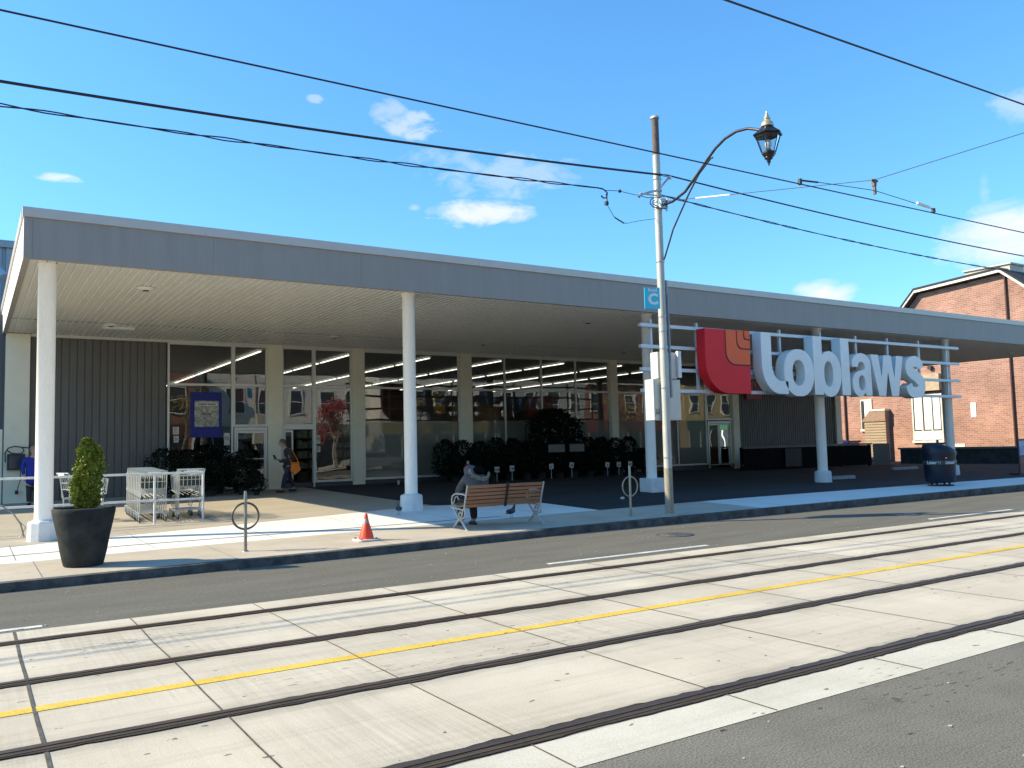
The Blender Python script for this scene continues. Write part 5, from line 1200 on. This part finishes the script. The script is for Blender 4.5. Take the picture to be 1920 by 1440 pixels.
# A-frame at the right edge
AX = .45
af = thing('sandwich_board', 'poster board at the far right edge with white, blue and red panels', 'sandwich board', (30.45, 15.2, .17))
q = MB(); q.box(30.1+AX, 31.0+AX, 15.17, 15.2, .17, 1.42); q.box(30.1+AX, 30.14+AX, 15.2, 15.5, .17, .25); q.build('frame', M_BLACK, af)
MB().box(30.16+AX, 30.94+AX, 15.16, 15.169, .85, 1.36).build('upper_poster', mat('aposter', (.04, .07, .35), .4, scale=5, col2=(.5, .55, .62)), af); MB().box(30.16+AX, 30.94+AX, 15.16, 15.169, .24, .82).build('lower_poster', mat('aposter2', (.02, .02, .02), .4, scale=5, col2=(.3, .03, .05)), af)

# ================================================================== brick building on the right
def brickmat(name, c1, c2, mortar, sc=1, rot=0):
    m = bpy.data.materials.new(name); m.use_nodes = True; t, n, l, b = nodes_of(m)
    tc = n.new('ShaderNodeTexCoord'); sp = n.new('ShaderNodeSeparateXYZ'); cb_ = n.new('ShaderNodeCombineXYZ'); l.new(tc.outputs['Object'], sp.inputs[0])
    ad = n.new('ShaderNodeMath'); ad.operation = 'ADD'; l.new(sp.outputs[0], ad.inputs[0]); l.new(sp.outputs[1], ad.inputs[1])
    l.new(ad.outputs[0], cb_.inputs[0]); l.new(sp.outputs[2], cb_.inputs[1])
    br = n.new('ShaderNodeTexBrick'); br.inputs['Scale'].default_value = 1; br.inputs['Brick Width'].default_value = .225*sc; br.inputs['Row Height'].default_value = .08*sc; br.inputs['Mortar Size'].default_value = .007; br.inputs['Color1'].default_value = (*c1, 1); br.inputs['Color2'].default_value = (*c2, 1); br.inputs['Mortar'].default_value = (*mortar, 1); br.inputs['Bias'].default_value = 0
    l.new(cb_.outputs[0], br.inputs['Vector'])
    nz = n.new('ShaderNodeTexNoise'); nz.inputs['Scale'].default_value = .6; nz.inputs['Detail'].default_value = 5; l.new(tc.outputs['Object'], nz.inputs['Vector'])
    mr = n.new('ShaderNodeMapRange'); mr.inputs[1].default_value = .35; mr.inputs[2].default_value = .65; mr.inputs[3].default_value = .82; mr.inputs[4].default_value = 1.15; l.new(nz.outputs[0], mr.inputs[0])
    sc_ = n.new('ShaderNodeVectorMath'); sc_.operation = 'SCALE'; l.new(br.outputs[0], sc_.inputs[0]); l.new(mr.outputs[0], sc_.inputs[3]); l.new(sc_.outputs[0], b.inputs['Base Color'])
    bp = n.new('ShaderNodeBump'); bp.inputs['Strength'].default_value = .4; bp.inputs['Distance'].default_value = .01; l.new(br.outputs['Fac'], bp.inputs['Height']); bp.invert = True; l.new(bp.outputs[0], b.inputs['Normal']); b.inputs['Roughness'].default_value = .85
    return m
M_BRICK = brickmat('brick_orange_red', (.385, .2, .145), (.28, .13, .098), (.46, .38, .31), 1.25)
BX = 44.0
bb = thing('brick_building', 'orange red brick building with cream gable trim behind the right end of the store', 'building', (BX, 26, 0))
prof = [(36, .1), (36, 7.1), (28.3, 7.2), (28.3, 7.55), (27.31, 8.66), (26.57, 9.42), (22.0, 9.72), (20.6, 8.5), (18.0, 6.2), (18.0, .1)]
q = MB(); q.prism(prof, 'x', BX, BX+12); q.build('brick_wall', M_BRICK, bb)
edge = [(28.6, 7.35), (27.35, 8.72), (26.6, 9.52), (22.0, 9.82), (20.6, 8.62), (17.6, 5.95)]
M_TRIM = mat('trim_cream', (.72, .68, .58), .6, var=.05)
def strip(edge, off0, off1, x0, x1):
    q = MB()
    for (a, b) in zip(edge[:-1], edge[1:]):
        q.prism([(a[0], a[1]+off0), (b[0], b[1]+off0), (b[0], b[1]+off1), (a[0], a[1]+off1)], 'x', x0, x1)
    return q
strip(edge, -.05, .1, BX-.42, BX-.36).build('barge_board', M_TRIM, bb); strip(edge, -.06, .0, BX-.36, BX-.001).build('eave_soffit', mat('soffit_brown', (.07, .05, .04), .8), bb)
strip(edge, .1, .2, BX-.46, BX+12.3).build('roof', mat('shingle_dark', (.035, .035, .04), .9, scale=20, var=.4, stretch=(1, 1, 3)), bb)
q = MB(); q.box(BX+.5, BX+1.9, 21.9, 24.2, 9.75, 10.25); q.box(BX+.4, BX+2.0, 21.8, 24.3, 10.25, 10.33); q.build('chimney', mat('chimney_pale', (.5, .46, .4), .8, var=.15), bb)
M_PIPE = mat('pipe_brown', (.06, .02, .015), .5)
for y, z0, z1 in ((21.9, .2, 9.6), (21.05, .2, 6.0), (31.55, .2, 7.0)): MB().tube([(BX-.08, y, z0), (BX-.08, y, z1)], .055, 8).build('downpipe', M_PIPE, bb)
def bwin(y0, y1, z0, z1, m, frame=True, sill=True, name='window', bars=()):
    o = MB().box(BX-.03, BX+.02, y0, y1, z0, z1).build(name, m, bb)
    if frame:
        q = MB(); t = .07
        q.box(BX-.07, BX-.001, y0-t, y0, z0, z1+t); q.box(BX-.07, BX-.001, y1, y1+t, z0, z1+t); q.box(BX-.07, BX-.001, y0, y1, z1, z1+t)
        for y in bars: q.box(BX-.065, BX-.03, y-.035, y+.035, z0, z1)
        q.build('frame', M_TRIM, o)
    if sill: MB().box(BX-.14, BX+.0, y0-.1, y1+.1, z0-.12, z0-.001).build('sill', M_TRIM, o)
    return o
M_BOARD = mat('white_board', (.75, .74, .68), .7, var=.04); M_TEAL = mat('teal_glass', (.07, .16, .15), .1, spec=.8, scale=3, var=.4)
bwin(29.86, 30.45, 2.08, 3.74, M_BOARD); MB().box(BX-.09, BX-.031, 30.33, 30.47, 2.1, 3.7).build('window_jamb', M_BLACK, bb)
o = bwin(25.66, 27.25, 1.36, 3.8, mat('window_dark', (.04, .045, .045), .15), bars=(26.2, 26.75)); 
q = MB(); 
for y in (25.72, 26.25, 26.8): q.box(BX-.06, BX-.031, y, y+.38, 1.95, 3.75)
q.box(BX-.06, BX-.031, 25.68, 27.23, 1.4, 1.88); q.build('white_panel', M_BOARD, o)
bwin(25.71, 26.4, 5.85, 6.95, M_TEAL, bars=(26.05,)); bwin(31.4, 32.3, 4.6, 6.2, M_TEAL); bwin(23.8, 24.08, 2.52, 3.28, M_BOARD, False, False, 'white_plate')
bwin(24.5, 25.4, .98, 1.15, M_TRIM, False, False, 'vent_frame')
q = MB(); q.box(BX-.3, BX-.01, 25.55, 27.3, 4.05, 4.95); q.build('timber_panel', mat('timber_pale', (.42, .33, .22), .8, scale=4, stretch=(1, 1, 8), var=.3), bb)
q = MB(); q.box(BX-.2, BX-.02, 26.0, 26.2, 5.2, 5.4); q.build('wall_lamp', M_BLACK, bb)
# weathered timber lean-to
sh = thing('timber_shed', 'small weathered plank lean-to with a sloped roof against the brick wall', 'shed', (43.3, 28.9, .2))
M_PLANK = mat('plank_weathered', (.24, .17, .11), .85, scale=3, stretch=(1, .5, 14), var=.4, col2=(.42, .33, .23), bump=.2)
q = MB()
z = .3
while z < 2.5: q.prism([(43.62, z), (43.59, z+.02), (43.62, z+.15), (43.98, z+.15), (43.98, z)], 'y', 28.75, 30.1); z += .155
q.build('plank_wall', M_PLANK, sh)
q = MB(); q.prism([(30.2, 2.5), (30.2, 2.56), (29.7, 3.1), (28.72, 3.1), (28.72, 2.5)], 'x', 43.55, 43.98); q.build('roof', mat('shed_roof', (.3, .2, .14), .9, scale=6, var=.3, stretch=(1, 1, 5)), sh); MB().box(43.52, 43.98, 28.7, 29.72, 3.1, 3.2).build('flashing', M_TRIM, sh)
bb.location = (47.74, 28.21, -.136); bb.scale = (1.085, 1.085, 1.085)
sh.location = (46.98, 31.357, .081); sh.scale = (1.085, 1.085, 1.085)
# retaining wall
rw = thing('retaining_wall', 'low dark stone wall with a coping in front of the brick building', 'wall', (43, 22, .1))
q = MB(); q.box(42.9, 43.3, 17, 27.5, .05, .9); q.build('stone', mat('dark_stone', (.05, .055, .055), .9, scale=3, var=.5, bump=.5, bscale=8), rw); MB().box(42.85, 43.35, 16.9, 27.6, .9, 1.0).build('coping', mat('stone_coping', (.2, .19, .17), .8), rw)

# ================================================================== the other side of the street (seen mirrored in the shop glass)
def shop(label, x0, x1, y, h, m, sign=None, signcol=None, signtext=None, cornice=M_TRIM, upper=True, textmat=None):
    t = thing('street_shop', label, 'building', ((x0+x1)/2, y, .12), 'shop buildings across the street')
    q = MB(); q.box(x0, x1, y-10, y, .1, h); q.build('wall', m, t)
    MB().box(x0-.05, x1+.05, y, y+.35, h-.35, h+.1).build('cornice', cornice, t)
    if upper:
        n = max(1, int((x1-x0)/2.2))
        for i in range(n):
            cx = x0+(i+.5)*(x1-x0)/n; o = MB().box(cx-.5, cx+.5, y, y+.03, 4.6, 6.4).build('window', mat('far_glass', (.04, .05, .06), .1), t)
            q = MB(); q.box(cx-.6, cx-.5, y, y+.08, 4.5, 6.5); q.box(cx+.5, cx+.6, y, y+.08, 4.5, 6.5); q.box(cx-.5, cx+.5, y, y+.08, 6.4, 6.5); q.box(cx-.5, cx+.5, y, y+.12, 4.5, 4.6); q.box(cx-.5, cx+.5, y+.03, y+.06, 5.45, 5.52); q.build('frame', M_WHITEMETAL, o)
    MB().box(x0+.3, x1-.3, y, y+.04, .5, 2.7).build('shopfront', mat('far_glass', (.04, .05, .06), .1), t)
    q = MB(); x = x0+.3
    while x < x1: q.box(x-.05, x+.05, y+.04, y+.1, .3, 2.7); x += 1.6
    q.build('shopfront_frame', M_WHITEMETAL, t)
    if sign: 
        o = MB().box(x0+.15, x1-.15, y, y+.18, 2.85, 3.75).build('fascia_sign', mat('sf_'+signcol[0], signcol[1], .5), t)
        if signtext: textmesh(signtext, .75, textmat or M_WHITEMETAL, o, 'lettering', ((x0+x1)/2, y+.19, 3.28), (-1, 0, 0), (0, 0, 1), .005, bold=.012)
    return t
M_WB = mat('stucco_white', (.7, .68, .62), .8, var=.08); M_BR2 = brickmat('brick_brown', (.3, .13, .09), (.22, .09, .06), (.4, .35, .3), 1.2); M_GRY = mat('render_grey', (.4, .42, .4), .8, var=.1)
M_TANW = mat('render_tan', (.5, .4, .22), .8, var=.1)
ydist = -9.2
shop('white two storey building across the street, mirrored behind the notices', 2, 13.5, ydist, 8.4, M_BR2, True, ('brown', (.1, .06, .04)))
shop('pale building with a green grey burger sign across the street', 13.5, 28, ydist-2.5, 8.9, M_WB, True, ('grey', (.16, .2, .18)), 'Burger')
shop('white building with a yellow sign band across the street', 28, 39, ydist, 8.2, M_WB, True, ('yellow', (.42, .3, .08)), 'GRILL', textmat=M_BLACK)
shop('grey building with a dark sign across the street', 39, 49, ydist, 8.8, M_GRY, True, ('black', (.03, .03, .03)), 'SALE')
shop('brick building with a red awning sign across the street', 49, 60, ydist, 7.6, M_BR2, True, ('red', (.35, .03, .03)))
shop('tan building at the far right across the street', 62, 76, ydist, 8.0, M_TANW, True, ('green', (.03, .12, .06)), 'Coffee')
shop('white corner building at the far left across the street', -14, 1.5, ydist, 8.6, M_WB, True, ('blue', (.03, .05, .3)))
def tree(label, x, y, h, red, seed):
    random.seed(seed); t = thing('street_tree', label, 'tree', (x, y, .12), 'street trees across the street'); q = MB(); tips = []
    def br(p, d, l, r, dep):
        e = p+d*l; mid = p+d*l*.5+Vector((random.uniform(-1, 1), random.uniform(-1, 1), 0))*l*.06; q.tube([p, mid, e], [r, r*.85, r*.65], 6 if dep > 1 else 4, cap=False)
        if dep == 0: tips.append(e); return
        for k in range(3 if dep > 1 else 4):
            nd = (d+Vector((random.gauss(0, .45), random.gauss(0, .45), random.gauss(.1, .3)))).normalized(); br(e, nd, l*random.uniform(.6, .8), r*.55, dep-1)
    br(Vector((x, y, .1)), Vector((0, 0, 1)), h*.32, .14, 4); q.build('trunk', mat('bark_grey', (.2, .17, .14), .9), t)
    def sh():
        c = random.choice(tips); d = Vector((random.gauss(0, 1), random.gauss(0, 1), random.gauss(0, 1)))*.28; return tuple(c+d), (0, 0, .3)
    leaves(3500 if red else 900, sh, .09, seed+1).build('crown', mat('leaf_red', (.35, .04, .06), .8, col2=(.45, .12, .12), scale=5) if red else mat('leaf_brown', (.3, .22, .1), .8, var=.3), t, fix=False)
tree('small red leaved street tree across the street', 23.6, -7.4, 5.4, True, 5); tree('bare street tree across the street opposite the middle window', 30.5, -7.4, 6.5, False, 8); tree('bare street tree across the street opposite the left window', 12.5, -7.4, 6.0, False, 9); tree('bare street tree far right across the street', 52, -7.4, 6.5, False, 10)
def make_car():
    t = thing('parked_car', 'x', 'car', (0, 0, 0)); pr = [(-2.2, .35), (-2.25, .7), (-2.1, .95), (-1.55, 1.0), (-.95, 1.42), (.6, 1.45), (1.25, 1.02), (2.0, .9), (2.25, .7), (2.25, .35)]
    m = mat('car_silver', (.55, .56, .55), .3, .6, var=.03); q = MB(); q.prism(pr, 'y', -.86, .86); q.build('body', m, t, bevel=.06)
    q = MB()
    for s_ in (-1, 1): q.add([(-1.4, s_*.865, 1.02), (1.1, s_*.865, 1.02), (.55, s_*.865, 1.38), (-.9, s_*.865, 1.36)], [(0, 1, 2, 3)])
    q.build('side_window', mat('far_glass', (.04, .05, .06), .1), t, fix=False)
    for x in (-1.4, 1.4):
        for s_ in (-1, 1):
            w_ = MB(); w_.prism([(x+.32*math.cos(a), .33+.32*math.sin(a)) for a in [i*2*PI/20 for i in range(20)]], 'y', s_*.7, s_*.88); o = w_.build('wheel', M_WHEEL, t); w_ = MB(); w_.prism([(x+.2*math.cos(a), .33+.2*math.sin(a)) for a in [i*2*PI/16 for i in range(16)]], 'y', s_*.88, s_*.89); w_.build('rim', M_GAL, o)
    for s_ in (-1, 1): MB().sphere((2.22, s_*.6, .72), .12, 10, 6, (.4, 1, .6)).build('headlight', M_BOARD, t)
    return t
car = make_car()
for i, (x, lab) in enumerate(((9.5, 'silver car parked across the street opposite the left window'), (25.5, 'silver car parked across the street opposite the middle window'), (38, 'silver car parked across the street opposite the white and yellow shop'), (50, 'silver car parked farthest right across the street'))):
    c = place(car, i == 0, (x, -4.9, 0), 0, lab); c['group'] = 'cars parked across the street'
